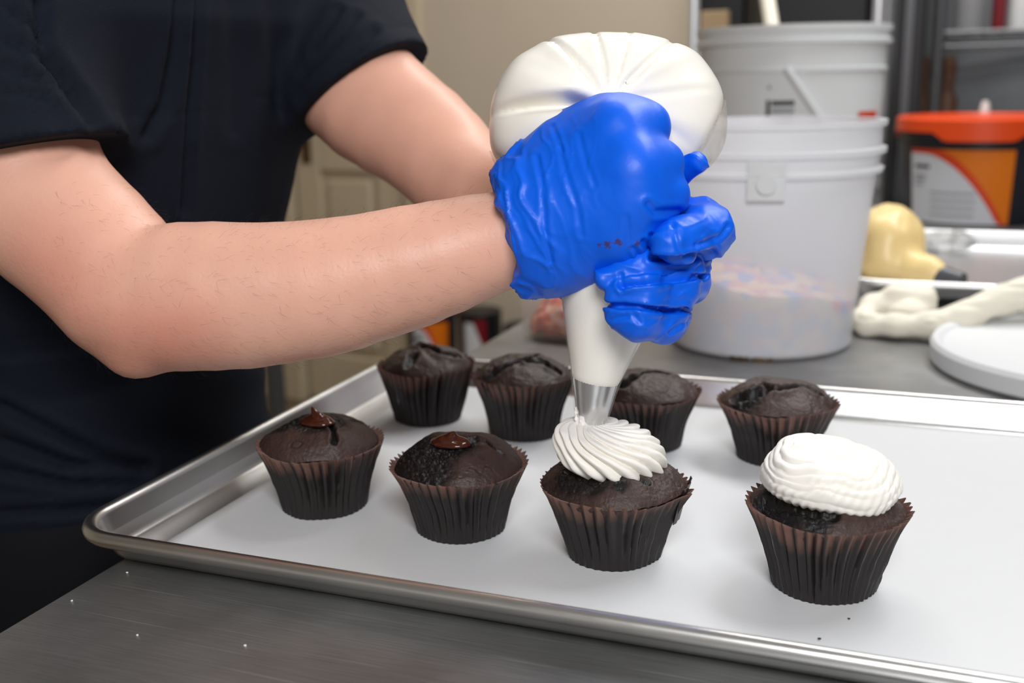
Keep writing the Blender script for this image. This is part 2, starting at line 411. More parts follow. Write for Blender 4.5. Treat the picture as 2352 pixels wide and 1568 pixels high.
# ------------------------------------------------------------------ cupcakes
def attr_mat(name, c0, c1, r0, r1, attr, bump=.4, bscale=350, spec=.4, vor=False):
    m = mat(name, c0, r0, spec=spec); nt = m.node_tree; N = nt.nodes; L = nt.links; b = N['Principled BSDF']
    at = N.new('ShaderNodeAttribute'); at.attribute_name = attr
    mx = N.new('ShaderNodeMix'); mx.data_type = 'RGBA'; mx.inputs[6].default_value = c0; mx.inputs[7].default_value = c1
    L.new(at.outputs['Fac'], mx.inputs[0])
    tc = N.new('ShaderNodeTexCoord')
    n2 = N.new('ShaderNodeTexNoise'); n2.inputs['Scale'].default_value = 60; n2.inputs['Detail'].default_value = 5; L.new(tc.outputs['Object'], n2.inputs[0])
    m2 = N.new('ShaderNodeMix'); m2.data_type = 'RGBA'; m2.blend_type = 'MULTIPLY'; m2.inputs[0].default_value = .6
    L.new(mx.outputs[2], m2.inputs[6])
    rp = N.new('ShaderNodeValToRGB'); rp.color_ramp.elements[0].color = (.55, .55, .55, 1); rp.color_ramp.elements[1].color = (1.3, 1.3, 1.3, 1); L.new(n2.outputs[0], rp.inputs[0]); L.new(rp.outputs[0], m2.inputs[7])
    L.new(m2.outputs[2], b.inputs['Base Color'])
    mr = N.new('ShaderNodeMapRange'); mr.inputs[3].default_value = r0; mr.inputs[4].default_value = r1; L.new(at.outputs['Fac'], mr.inputs[0]); L.new(mr.outputs[0], b.inputs['Roughness'])
    n = N.new('ShaderNodeTexNoise'); n.inputs['Scale'].default_value = bscale; n.inputs['Detail'].default_value = 4; L.new(tc.outputs['Object'], n.inputs[0])
    bp = N.new('ShaderNodeBump'); bp.inputs['Strength'].default_value = bump; bp.inputs['Distance'].default_value = .0012; L.new(n.outputs[0], bp.inputs['Height']); L.new(bp.outputs[0], b.inputs['Normal'])
    return m
M['cake'] = attr_mat('chocolate_cake', srgb(62, 45, 40), srgb(17, 13, 13), .5, .5, 'crumb', .6, 420, .45)
M['liner'] = attr_mat('brown_liner_paper', srgb(31, 26, 26), srgb(112, 80, 70), .36, .6, 'dry_lit', .12, 260, .5)
M['ganache'] = mat('chocolate_filling', srgb(62, 26, 14), .12, spec=.6, coat=.3)
M['frost'] = mat('white_buttercream', srgb(244, 240, 232), .42, spec=.35, bump=.12, bscale=160, sss=.25, sssr=(1, .9, .75))

def set_attr(o, name, vals):
    a = o.data.attributes.new(name, 'FLOAT', 'POINT'); a.data.foreach_set('value', np.asarray(vals, np.float32))

def liner(parent, seed, rb, rt, H, tilt=0, flare=.5, N=42, sq=0.0, torn=None):
    rs = np.random.RandomState(seed); n = N * 6; rows = 22
    th = np.arange(n) / n * 2 * np.pi
    # irregular pleats
    ph = np.cumsum(rs.uniform(.75, 1.25, N)); ph = np.concatenate([[0], ph]) / ph[-1] * 2 * np.pi
    u = np.interp(th, ph, np.arange(N + 1)); fr = u - np.floor(u)
    tri = np.abs(fr * 2 - 1) * 2 - 1                      # -1..1 zigzag
    amp = np.interp(th, ph, np.concatenate([rs.uniform(.75, 1.2, N), [1]]))
    def ring(s):
        r = rb + (rt - rb) * (s * (1 - flare) + flare * s ** 2.6)
        r = r * (1 + sq * np.cos(2 * th + seed))
        a = (.0005 + .0016 * s ** .8) * amp
        wob = .0006 * noise(np.stack([np.cos(th) * 2.2 + seed, np.sin(th) * 2.2, th * 0 + s * 2.5], -1), seed) + .00035 * noise(np.stack([u * .9, th * 0 + s * 9, th * 0 + seed], -1), seed + 5) * (s > .05)
        tw = .03 * np.sin(s * 3 + seed) * s
        z = H * s + (.0011 * tri + .0016 * noise(np.stack([np.cos(th) * 1.5, np.sin(th) * 1.5, th * 0 + seed], -1), seed + 9)) * (s ** 6)
        if torn is not None:
            dz = np.exp(-((np.angle(np.exp(1j * (th - torn)))) / .16) ** 2); r = r + .004 * dz * s ** 3
        return r + a * tri + wob, z, th + tw
    V = []; dry_lit = []
    S = np.linspace(0, 1, rows)
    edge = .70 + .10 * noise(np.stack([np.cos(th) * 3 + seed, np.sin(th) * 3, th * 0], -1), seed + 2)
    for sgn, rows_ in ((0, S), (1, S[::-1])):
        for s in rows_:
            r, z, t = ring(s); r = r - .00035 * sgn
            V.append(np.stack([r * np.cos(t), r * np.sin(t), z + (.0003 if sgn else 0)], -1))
            d = np.clip((s - edge) / .22, 0, 1) * np.where(fr < .5, np.clip(1.15 - fr * .6, 0, 1), .12 + .5 * np.clip((s - .93) / .07, 0, 1))  # dry brown paper near the rim; lit side of each pleat painted lighter too
            dry_lit.append(d if not sgn else np.full(n, .75 * (s > .5)))
    V = np.concatenate(V); R2 = 2 * rows; f = []
    I = np.arange(R2 - 1)[:, None] * n + np.arange(n)[None]; J = np.arange(R2 - 1)[:, None] * n + (np.arange(n)[None] + 1) % n
    f = np.stack([I, J, J + n, I + n], -1).reshape(-1, 4)
    base = np.array([[0, 0, .0002], [0, 0, .0008]]); nb = len(V); V = np.concatenate([V, base])
    F = [tuple(t) for t in f] + [(nb, (k + 1) % n, k) for k in range(n)] + [(nb + 1, (R2 - 1) * n + k, (R2 - 1) * n + (k + 1) % n) for k in range(n)]
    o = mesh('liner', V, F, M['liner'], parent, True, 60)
    set_attr(o, 'dry_lit', np.concatenate(dry_lit + [[0, 0]])); return o

def cake(parent, seed, rt, H, top, cracks=(), crumbs=(), over=0.0, bulge=1.0):
    """polar-grid cake crown; cracks = [(polyline, depth, width)], crumbs = [(x, y, radius)] torn rough spots, in metres"""
    n, m = 240, 100
    t = np.linspace(0, 1, m)[:, None]; th = (np.arange(n) / n * 2 * np.pi)[None]
    R = rt * (.955 + over) * (1 + .018 * np.cos(3 * th + seed) + .012 * np.cos(5 * th + seed * 2))
    rr = np.sin(np.minimum(t / .93, 1) * np.pi / 2) * R * np.where(t > .93, 1 - .10 * (t - .93) / .07, 1)
    hz = (top - H) * (1 - (rr / R) ** 2.9) ** .85
    z = H - .001 + hz - np.where(t > .93, (t - .93) / .07 * .012, 0)
    x = rr * np.cos(th); y = rr * np.sin(th)
    x, y, z = np.broadcast_arrays(x, y, z + 0 * th); P = np.stack([x, y, z], -1)
    lump = .0016 * fbm(P * 45 + seed * 3.1, 2, seed) + .0004 * fbm(P * 200, 2, seed + 3)
    z = z + lump * (t < .95)
    crumb = np.clip(.15 + .5 * (noise(P * 90 + seed, seed + 4)), 0, .4) * 0
    wx = .0016 * noise(P * 160, seed + 6); wy = .0016 * noise(P * 160 + 7, seed + 7)
    Q = np.stack([x + wx, y + wy, 0 * x], -1)
    for line, dep, wid in cracks:
        d = None
        for a, b in zip(line[:-1], line[1:]):
            e = seg_d(Q, (*a, 0), (*b, 0)); d = e if d is None else np.minimum(d, e)
        g = np.exp(-(d / wid) ** 2); z = z - dep * g + .35 * dep * np.exp(-((d - wid * 1.9) / wid) ** 2) * (t < .9)
        z = z - .0009 * g * np.abs(noise(P * 700, seed + 11))
        crumb = np.maximum(crumb, np.clip(1.25 * np.exp(-(d / (wid * 1.35)) ** 4), 0, 1))
    for cx, cy, cr in crumbs:
        d = np.hypot(Q[..., 0] - cx, Q[..., 1] - cy) / cr; g = np.clip(1.4 - d, 0, 1)
        z = z - g * (.0012 + .0022 * np.abs(noise(P * 420, seed + 8))); crumb = np.maximum(crumb, np.clip(g * 1.6, 0, 1))
    # fine surface fissures
    fis = np.clip(1 - np.abs(noise(np.stack([x * 130, y * 130, z * 0 + seed], -1), seed + 12)) * 9, 0, 1) * np.clip(noise(P * 40, seed + 13) * 2, 0, 1)
    z = z - .0008 * fis; crumb = np.maximum(crumb, fis * .7)
    V = np.stack([x, y, z], -1).reshape(-1, 3)
    V[:n, 2] = V[:n, 2].mean()
    I = np.arange(m - 1)[:, None] * n + np.arange(n)[None]; J = np.arange(m - 1)[:, None] * n + (np.arange(n)[None] + 1) % n
    F = np.stack([I, I + n, J + n, J], -1).reshape(-1, 4)
    F = [tuple(q) for q in F] + [tuple(range((m - 1) * n, m * n))[::-1]]
    # stem of the cake inside the liner
    o = mesh('cake', V, F, M['cake'], parent, True)
    set_attr(o, 'crumb', crumb.reshape(-1))
    return o

def ganache(parent, x, y, z, s, seed, tail):
    """glossy filling poking out: a low pool with a curled peak"""
    def f(P):
        d = ellip(P, (x, y, z), (.0100 * s, .0070 * s, .0024 * s))
        d = smin(d, ellip(P, (x - .0015 * s, y + .001, z + .0016 * s), (.0052 * s, .0042 * s, .0024 * s)), .002)
        d = smin(d, chain(P, [(np.array([x, y, z]), .0030 * s), (np.array([x + .001, y - .0005, z + tail[1] * .45]), .0020 * s), (np.array([x + tail[0] * .6, y, z + tail[1] * .75]), .0012 * s), (np.array([x + tail[0], y, z + tail[1]]), .0006 * s)], .002), .003)
        d = smin(d, ellip(P, (x + .004 * s, y + .001, z + .0015), (.004 * s, .003 * s, .002 * s)), .0015)
        return d + .0004 * noise(P * 260, seed)
    v, fc = surf(f, (x - .014, y - .012, z - .006), (x + .014, y + .012, z + .016), .0006)
    return mesh('filling', v, fc, M['ganache'], parent)

VIEW = math.atan2(-.93, .37)   # local direction that faces the lens
def cup(cx, cy, seed, rt, H, top, label, cracks=(), crumbs=(), rz=0, N=42, rb=.0295, flare=.5, tilt=(0, 0), over=0, torn=None, sq=0.006):
    e = empty('cupcake', (cx, cy, PZ)); e.rotation_euler = (tilt[0], tilt[1], 0)
    tag(e, label, 'cupcake', 'chocolate cupcakes on the sheet pan')
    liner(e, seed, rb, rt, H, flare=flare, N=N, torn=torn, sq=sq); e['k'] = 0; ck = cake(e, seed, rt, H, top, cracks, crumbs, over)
    del e['k']; return e, ck
# local axes for crack drawing: u = to the right in the picture, v = away from the lens
UX, VX = np.array([.9326, .3602]), np.array([-.3602, .9326])
def uv(pts): return [tuple(UX * a / 1000 + VX * b / 1000) for a, b in pts]
c, ck = cup(.1052, .133, 1, .0432, .046, .0640, 'chocolate cupcake nearest the pan corner with a thin curled filling peak',
        [(uv([(-8, 6), (0, 2), (8, -4), (12, -16), (15, -30)]), .0035, .0016), (uv([(10, 6), (20, 8), (27, 12)]), .002, .0018)], [(*uv([(3, -4)])[0], .015), (*uv([(-22, 4)])[0], .013)], flare=.45)
ganache(ck, *uv([(0, -5)])[0], .0622, 1.3, 3, (-.004, .0098))
c, ck = cup(.2129, .1275, 2, .0446, .0445, .0625, 'chocolate cupcake with a glossy round filling blob between the two front neighbours',
        [(uv([(-6, -2), (2, -6), (12, -3)]), .004, .002), (uv([(12, 2), (20, -4), (28, -12)]), .0025, .0014)], [(*uv([(-25, -12)])[0], .022), (*uv([(-31, 4)])[0], .016), (*uv([(-14, -28)])[0], .013), (*uv([(-2, -10)])[0], .014)], flare=.5, N=44)
ganache(ck, *uv([(-4, -7)])[0], .0608, 1.4, 5, (.002, .0068))
c3, ck3 = cup(.3204, .1216, 3, .0452, .046, .063, 'chocolate cupcake being topped with a ridged frosting rosette under the nozzle',
         [(uv([(-30, -8), (-18, -20), (-8, -26), (6, -24), (16, -28)]), .0026, .0022)], [(*uv([(-22, -14)])[0], .016), (*uv([(-12, -30)])[0], .006), (*uv([(0, -33)])[0], .005)], flare=.35, over=.03, torn=math.atan2(*(UX * .9 - VX * .44)[::-1]))
c4, ck4 = cup(.4482, .1193, 4, .0455, .0485, .063, 'chocolate cupcake topped with a finished thick swirl of white frosting',
         [(uv([(-36, -4), (-28, -16), (-18, -26), (-6, -33)]), .003, .003)], [(*uv([(-28, -20)])[0], .014), (*uv([(-36, -6)])[0], .012), (*uv([(-14, -32)])[0], .009)], flare=.4, N=46)
cup(.0883, .3396, 5, .0412, .048, .0635, 'plain chocolate cupcake in the far left corner of the pan',
    [(uv([(-7, 8), (3, -6), (13, -15), (20, -14), (29, -8)]), .0062, .0030), (uv([(-10, -16), (-8, -24), (-12, -28)]), .004, .003)], flare=.2, rb=.0290)
cup(.1834, .3279, 6, .0425, .050, .0645, 'plain chocolate cupcake just left of the piping bag in the back row',
    [(uv([(-30, -24), (-16, -18), (-2, -9), (10, 2)]), .0055, .0030), (uv([(4, -12), (16, -10), (28, -16)]), .004, .003)], flare=.55, rb=.029)
cup(.287, .3288, 7, .0436, .0455, .0595, 'plain chocolate cupcake half hidden behind the nozzle and rosette',
    [(uv([(-28, -16), (-18, -22), (-8, -10), (2, -3), (16, -4)]), .0062, .0030)], flare=.5, rb=.029)
cup(.391, .3309, 8, .0450, .0445, .0605, 'plain cracked chocolate cupcake in the back row behind the finished swirl',
    [(uv([(-35, -12), (-22, -19), (-8, -21), (4, -15), (16, -10), (27, -15)]), .0062, .0030), (uv([(-8, -20), (-12, -8)]), .005, .003)], [(*uv([(-28, -18)])[0], .012)], flare=.5, rb=.030)

# torn strip of paper standing off the third cupcake's liner
fl_v = []; fl_f = []; a0_ = math.atan2(UX[1], UX[0])
for i_ in range(7):
    a_ = a0_ + math.radians(-34 + i_ * 5)
    for z_, r_ in ((.026, .0405), (.040, .0438), (.050, .0472)):
        r_ += .0006 * (i_ % 2)
        for t_ in (0, .0004): fl_v.append(((r_ - t_) * math.cos(a_), (r_ - t_) * math.sin(a_), z_ + .004 * math.sin(i_ * .9) * (z_ > .05)))
for i_ in range(6):
    for k_ in range(2):
        p_ = i_ * 6 + k_ * 2; fl_f += [(p_, p_ + 6, p_ + 8, p_ + 2), (p_ + 1, p_ + 3, p_ + 9, p_ + 7)]
    fl_f += [(i_ * 6 + 4, i_ * 6 + 10, i_ * 6 + 11, i_ * 6 + 5), (i_ * 6, i_ * 6 + 1, i_ * 6 + 7, i_ * 6 + 6)]
fo = mesh('liner_flap', fl_v, fl_f, M['liner'], c3, True, 40); set_attr(fo, 'dry_lit', [0.05] * len(fl_v))
# frosting on the two front cupcakes
def rosette(parent, rad, hgt, z0, ridges, twist, amp, seed, prof, sharp=1.6, teeth=.0016, tiltv=(0, 0), off=(0, 0), extra=None, pole=(0, 0)):
    n, m = max(ridges * 16, 352), 120
    s = np.linspace(0, 1, m)[:, None]; th = (np.arange(n) / n * 2 * np.pi)[None]
    r = np.interp(s, prof[0], prof[1]) * rad; z = np.interp(s, prof[0], prof[2]) * hgt
    # smooth the profile
    k = np.ones(7) / 7
    r = np.convolve(np.pad(r[:, 0], 3, 'edge'), k, 'valid')[:, None]; z = np.convolve(np.pad(z[:, 0], 3, 'edge'), k, 'valid')[:, None]
    r = r - r[0]
    ang = th + twist(s)
    nz = .35 * noise(np.stack(np.broadcast_arrays(np.cos(th) * 1.6, np.sin(th) * 1.6, s * 2.2 + seed), -1), seed)
    u = ridges * ang / (2 * np.pi) + nz; fr = u - np.floor(u)
    rid = np.sin(np.pi * fr) ** sharp
    w = amp(s)
    rr = r + w * (rid - .45) + .0012 * noise(np.stack(np.broadcast_arrays(np.cos(th) * 2, np.sin(th) * 2, s * 3), -1), seed + 1) * (s > .1)
    zz = z + w * .55 * (rid - .45) * (1 - s) - teeth * rid * np.clip((s - .82) / .18, 0, 1)
    if extra is not None: rr, zz = extra(rr, zz, s, th)
    x = rr * np.cos(th) + off[0] + pole[0] * (1 - s) ** 1.2; y = rr * np.sin(th) + off[1] + pole[1] * (1 - s) ** 1.2; zz = zz + z0 + tiltv[0] * x + tiltv[1] * y
    V = np.stack(np.broadcast_arrays(x, y, zz), -1).reshape(-1, 3); V[:n] = V[:n].mean(0)
    I = np.arange(m - 1)[:, None] * n + np.arange(n)[None]; J = np.arange(m - 1)[:, None] * n + (np.arange(n)[None] + 1) % n
    F = [tuple(q) for q in np.stack([I, I + n, J + n, J], -1).reshape(-1, 4)] + [tuple(range((m - 1) * n, m * n))[::-1]]
    return mesh('frosting', V, F, M['frost'], parent)
pf3 = ([0, .12, .3, .5, .7, .82, .92, 1], [0, .2, .52, .82, .98, 1.0, .96, .72], [1.0, .99, .97, .86, .62, .40, .18, .05])
def swirl3(r, z, s, th):
    # the spiral starts beside the nozzle, left of the middle
    return r, z
rosette(ck3, .0325, .0265, .0545, 16, lambda s: -2.6 * s ** .75, lambda s: .0044 * np.clip(s * 1.8, 0, 1), 11, pf3, .8, .0035, off=tuple(UX * -.0005 + VX * .002), tiltv=tuple(UX * -.10), pole=tuple(UX * -.012 + VX * .004))
pf4 = ([0, .1, .22, .36, .5, .6, .7, .82, .92, 1], [0, .2, .46, .72, .86, .92, .98, 1.0, .95, .7], [.90, .96, 1.0, .94, .78, .64, .54, .34, .14, .02])
def whirl(r, z, s, th):
    # stacked coils: ridges run round the swirl and climb slowly
    P = np.stack(np.broadcast_arrays(np.cos(th) * 1.7, np.sin(th) * 1.7, s * 2.5), -1)
    u = 8.5 * s ** 1.1 + 3 * th / (2 * np.pi) + .9 * noise(P * .8, 21) + .3 * noise(P * 2.2, 25); fr = u - np.floor(u); rid = np.sin(np.pi * fr) ** .8
    w = np.clip(s * 3, 0, 1) * (.6 + .5 * noise(P * 1.6, 22))
    r = r + .0012 * w * (rid - .6) + .0026 * noise(P * .9, 24) * np.clip(s * 4, 0, 1); z = z + .0009 * w * (rid - .6) + .0016 * noise(P * .8, 26)
    # feathered teeth where the tip dragged
    t = 44 * th / (2 * np.pi) + 5 * s; ft = 1 - np.abs((t - np.floor(t)) * 2 - 1)
    r = r + .0012 * ft * np.clip((s - .42) / .2, 0, 1) * np.clip(.5 + noise(P * 1.3, 23), 0, 1)
    return r, z - .0016 * ft * np.clip((s - .85) / .15, 0, 1)
rosette(ck4, .0385, .0300, .0520, 22, lambda s: 0 * s, lambda s: 0 * s, 12, pf4, 1.1, .0, off=tuple(UX * .0005 + VX * .002), tiltv=tuple(UX * -.07), extra=whirl)
# ------------------------------------------------------------------ piping bag held over the third cupcake
def film_mat(name, fac, col, rough=.12):
    m = bpy.data.materials.new(name); m.use_nodes = True; N = m.node_tree.nodes; L = m.node_tree.links
    b = N['Principled BSDF']; b.inputs['Base Color'].default_value = col; b.inputs['Roughness'].default_value = rough; b.inputs['Specular IOR Level'].default_value = .6
    t = N.new('ShaderNodeBsdfTransparent'); x = N.new('ShaderNodeMixShader'); x.inputs[0].default_value = fac
    L.new(t.outputs[0], x.inputs[1]); L.new(b.outputs[0], x.inputs[2]); L.new(x.outputs[0], N['Material Output'].inputs[0]); return m
M['film'] = film_mat('clear_bag_film', .13, srgb(240, 238, 234))
M['film2'] = film_mat('milky_bag_film', .40, srgb(232, 225, 214), .16)
M['bagfrost'] = mat('frosting_in_bag', srgb(246, 242, 233), .30, spec=.5, coat=.3, bump=.10, bscale=55, sss=.15, sssr=(1, .9, .75))
M['nozzle'] = mat('nozzle_steel', (.62, .62, .63, 1), .22, metal=1, bump=.05, bscale=120)
bag = empty('piping_bag', tuple(A(1355, 1000, .676)))
tag(bag, 'clear piping bag bulging with white frosting gripped by both gloved hands', 'piping bag')
FR = np.stack([RT, UP, FW], 1)
BC = A(1395, 305, .692); MPX = .692 / FPX
def loc(P): return (P - BC) @ FR
FOLDS = [(180, .09, .0170), (166, .20, -.004), (194, .2, -.003), (126, .045, .0042), (97, .035, .0030), (46, .035, .0042), (72, .03, .002), (10, .05, .002), (-25, .08, .004)]
def bulge(P, grow=0., lo=.036):
    q = loc(P).copy(); x, y, z = q[:, 0], q[:, 1], q[:, 2]
    rx = np.where(x > 0, .0735, .0735) + grow; ry = np.where(y > 0, .0605, lo) + grow; rz = .056 + grow
    p = 2.5
    e = (np.abs(x / rx) ** p + np.abs(y / ry) ** p + np.abs(z / rz) ** p) ** (1 / p)
    d = (e - 1) * .047
    # folds run out from where the hand gathers the bag
    gx, gy = x + .004, y - .008
    ph = np.degrees(np.arctan2(gy, gx)); rad = np.hypot(gx, gy)
    front = np.clip((-z + .02) / .03, 0, 1)
    for a, wd, dp in FOLDS:
        da = np.radians((ph - a + 180) % 360 - 180)
        d = d + front * dp * np.exp(-(da * np.maximum(rad, .022) / (wd * .05)) ** 2) * np.clip((rad - .006) / .016, 0, 1) * np.clip((.072 - rad) / .055, 0, 1)
    d = d + .0016 * noise(np.stack([gx * 32, gy * 32, z * 18], 1), 40) * np.clip(rad / .02, 0, 1)
    d = d + .0006 * noise(np.stack([np.cos(np.radians(ph)) * 5, np.sin(np.radians(ph)) * 5, rad * 26], 1), 41) * np.clip((rad - .012) / .02, 0, 1)
    return d
def plane(P, p, n): return (P - p) @ (n / np.linalg.norm(n))
pr = A(1612, 345, .692); nr = RT * .86 - UP * .5
pl = A(1150, 395, .692); nl = -RT * .72 - UP * .7
def fbag(P):
    d = bulge(P)
    d = smax(d, plane(P, pr, nr), .008); d = smax(d, plane(P, pl, nl), .008)
    d = smin(d, chain(P, [(A(1395, 380, .68), .03), (A(1405, 500, .667), .022), (A(1408, 570, .660), .026)], .02), .02)
    return d
v, fc = surf(fbag, BC - .13, BC + .13, .0018)
v = v; o = child(mesh('frosting_fill', v, fc, M['bagfrost']), bag)
v, fc = surf(lambda P: bulge(P, .0010, .0390), BC - .1, BC + .1, .002)
cen = v[fc].mean(1); keep = (plane(cen, pr, nr) > -.004) | (plane(cen, pl, nl) > -.004); fc = fc[keep]
used = np.unique(fc)
for p__, n__, o__ in ((pr, nr, pl), (pl, nl, pr)):
    n_u = n__ / np.linalg.norm(n__); dpl = (v - p__) @ n_u; near_ = (np.linalg.norm(v - p__, axis=1) < np.linalg.norm(v - o__, axis=1)) & (dpl < -.004)
    v = np.where(near_[:, None] & np.isin(np.arange(len(v)), used)[:, None], v - (dpl + .004)[:, None] * n_u, v)
rgt = (v[fc].mean(1) - BC) @ RT > 0
for sel in (rgt, ~rgt):
    f_ = fc[sel]; used = np.unique(f_); rm = -np.ones(len(v), int); rm[used] = np.arange(len(used))
    child(mesh('film_flap', v[used], rm[f_], M['film2']), bag)
# lower cone
def bagaxis(y): return A(np.interp(y, [600, 640, 780, 870, 1003], [1414, 1408, 1384, 1368, 1354]), y, np.interp(y, [600, 1003], [.658, .676]))
def bagrad(y): return np.interp(y, [600, 640, 700, 780, 870, 930, 1003], [.0365, .0352, .0298, .0232, .0157, .0121, .0087])
ys = [600, 640, 700, 760, 820, 862]
pts = [bagaxis(y) for y in ys]; rs = [bagrad(y) - .0008 for y in ys]
for y, s in ((876, .97), (884, .8), (888, .45), (889, .05)): pts.append(bagaxis(y)); rs.append((bagrad(y) - .0008) * s)
child(MB().tube(pts, rs, 48).build('frosting_cone', M['bagfrost'], None, True, None), bag)
ys = [600, 640, 700, 760, 820, 860, 900, 940, 975, 1000]
child(MB().tube([bagaxis(y) for y in ys], [bagrad(y) for y in ys], 48, cap=False).build('lower_film', M['film'], None, True, None), bag)
# star nozzle: cone whose mouth is cut into teeth
nz = []; fz = []; n = 48; rows = [(868, 1), (880, 1), (905, 1), (940, 1), (970, 1), (990, 1.0), (1006, 1.0)]
ax = (bagaxis(1003) - bagaxis(868)); ax /= np.linalg.norm(ax); n1 = np.cross(ax, FW); n1 /= np.linalg.norm(n1); n2 = np.cross(ax, n1)
for sgn in (0, 1):
    for y, s in (rows if not sgn else rows[::-1]):
        for k in range(n):
            a = 2 * math.pi * k / n; t = abs((k % 6) / 3 - 1); g = max(0, (y - 965) / 41)
            r = (bagrad(y) - .0012 - .0006 * sgn) * (1 - .28 * g * t); p = bagaxis(y) + (math.cos(a) * n1 + math.sin(a) * n2) * r - ax * (.004 * g * t)
            nz.append(p)
R2 = 2 * len(rows)
for i in range(R2 - 1):
    for k in range(n): fz.append((i * n + k, i * n + (k + 1) % n, (i + 1) * n + (k + 1) % n, (i + 1) * n + k))
child(mesh('star_nozzle', nz, fz, M['nozzle'], None, True, 50), bag)
# smears of frosting on the nozzle
def smear(P):
    d = ellip(P, A(1349, 962, .668), (.0035, .0040, .0012), FR)
    d = smin(d, ellip(P, A(1336, 985, .668), (.0026, .0060, .0016), FR), .004)
    d = smin(d, ellip(P, A(1345, 998, .668), (.0050, .0025, .0020), FR), .004)
    d = smin(d, chain(P, [(A(1320, 920, .671), .0006), (A(1325, 960, .670), .0009), (A(1330, 990, .669), .0014)], .002), .002)
    return d + .0008 * noise(P * 500, 9)
v, fc = surf(smear, A(1345, 960, .668) - .02, A(1345, 960, .668) + .02, .0006)
child(mesh('frosting_smear', v, fc, M['frost']), bag)

# ------------------------------------------------------------------ the person
M['skin'] = mat('skin', srgb(222, 170, 149), .42, spec=.4, sss=.25, sssr=(1, .35, .2), var=.10, vscale=22, bump=.12, bscale=420)
M['shirt'] = mat('navy_black_jersey', srgb(12, 18, 30), .85, spec=.25, bump=.25, bscale=900, var=.15, vscale=30)
M['pants'] = mat('black_trousers', srgb(13, 14, 18), .85, spec=.2, bump=.2, bscale=700)
M['hair'] = mat('brown_hair', srgb(58, 40, 28), .55, bump=.8, bscale=90, stretch=(1, 1, 8))
M['glove'] = mat('blue_nitrile', srgb(0, 93, 224), .42, spec=.4, bump=.06, bscale=300, var=.06, vscale=30)
M['shoe'] = mat('black_shoe', srgb(18, 18, 18), .5)
M['eye'] = mat('eye_white', srgb(230, 228, 222), .2)
spots(M['skin'], [(A(300, 810, .66), .055), (A(120, 640, .66), .06), (A(420, 770, .65), .045)], srgb(204, 126, 106)[:3] + (.45,), .9, 40, .2)
spots(M['skin'], [(A(378, 603, .641), .0016), (A(1050, 517, .645), .0014), (A(82, 478, .663), .0014)], srgb(120, 66, 48)[:3] + (.9,), .5, 300, .2)
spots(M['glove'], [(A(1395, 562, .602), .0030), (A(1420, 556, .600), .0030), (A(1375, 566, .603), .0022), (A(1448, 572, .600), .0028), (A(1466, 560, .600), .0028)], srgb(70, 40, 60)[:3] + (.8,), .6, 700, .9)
person = empty('person', (-.16, .25, -.9))
tag(person, 'person in a dark short sleeved t-shirt squeezing the piping bag', 'person')
def rp(px, py, d, r): return (A(px, py, d), r / 1000)
RARM = [(np.array([-.108, .085, .375]), .058), rp(90, 460, .712, 50.5), rp(225, 592, .70, 47), rp(316, 684, .692, 45.3), rp(420, 682, .688, 47.2), rp(600, 677, .683, 45), rp(800, 650, .678, 41.3), rp(1000, 597, .673, 36), rp(1130, 557, .668, 31), rp(1240, 535, .66, 27)]
LARM = [(np.array([-.045, .42, .39]), .056), rp(825, 205, .93, 54), rp(1000, 345, .885, 44), rp(1050, 400, .87, 42), rp(1200, 490, .80, 36), rp(1330, 575, .745, 28), rp(1400, 590, .725, 25)]
def smoothed(pts, n):
    X = np.array([np.append(p, r) for p, r in pts]); t = np.concatenate([[0], np.cumsum(np.linalg.norm(np.diff(X[:, :3], axis=0), axis=1))])
    T = np.gradient(X, t, axis=0); u = np.linspace(0, t[-1], n); k = np.clip(np.searchsorted(t, u, 'right') - 1, 0, len(t) - 2); h = (t[k + 1] - t[k]); s = ((u - t[k]) / h)[:, None]; h = h[:, None]
    Y = (2 * s ** 3 - 3 * s ** 2 + 1) * X[k] + (s ** 3 - 2 * s ** 2 + s) * h * T[k] + (-2 * s ** 3 + 3 * s ** 2) * X[k + 1] + (s ** 3 - s ** 2) * h * T[k + 1]
    return [(y[:3], y[3]) for y in Y]
RARMS = smoothed(RARM, 26); LARMS = smoothed(LARM, 18)
ZT = [-.9, -.12, -.03, .03, .066, .19, .256, .34, .42, .5]
CX = [-.195, -.200, -.200, -.198, -.197, -.153, -.139, -.117, -.10, -.09]
SX = [.12, .125, .122, .118, .116, .116, .120, .112, .075, .04]
SY = [.17, .178, .172, .168, .168, .175, .184, .190, .14, .05]
def torso(P, g=0., zlo=-.1, zhi=.45):
    z = P[:, 2]; cx = np.interp(z, ZT, CX); a = np.interp(z, ZT, SX) + g; b = np.interp(z, ZT, SY) + g
    x = (P[:, 0] - cx) / a; y = (P[:, 1] - .25) / b
    e = (np.abs(x) ** 2.3 + np.abs(y) ** 2.3) ** (1 / 2.3)
    d = (e - 1) * np.minimum(a, b) * .95
    return smax(smax(d, z - zhi, .04), zlo - z, .01)
def legs(P, g=0.):
    d = None
    for s in (-1, 1):
        c = chain(P, [(np.array([-.20, .25 + s * .085, -.08]), .088 + g), (np.array([-.185, .25 + s * .09, -.45]), .062 + g), (np.array([-.205, .25 + s * .095, -.82]), .045 + g * 1.6)], .03)
        d = c if d is None else smin(d, c, .03)
    return d
HC = np.array([-.055, .25, .605])
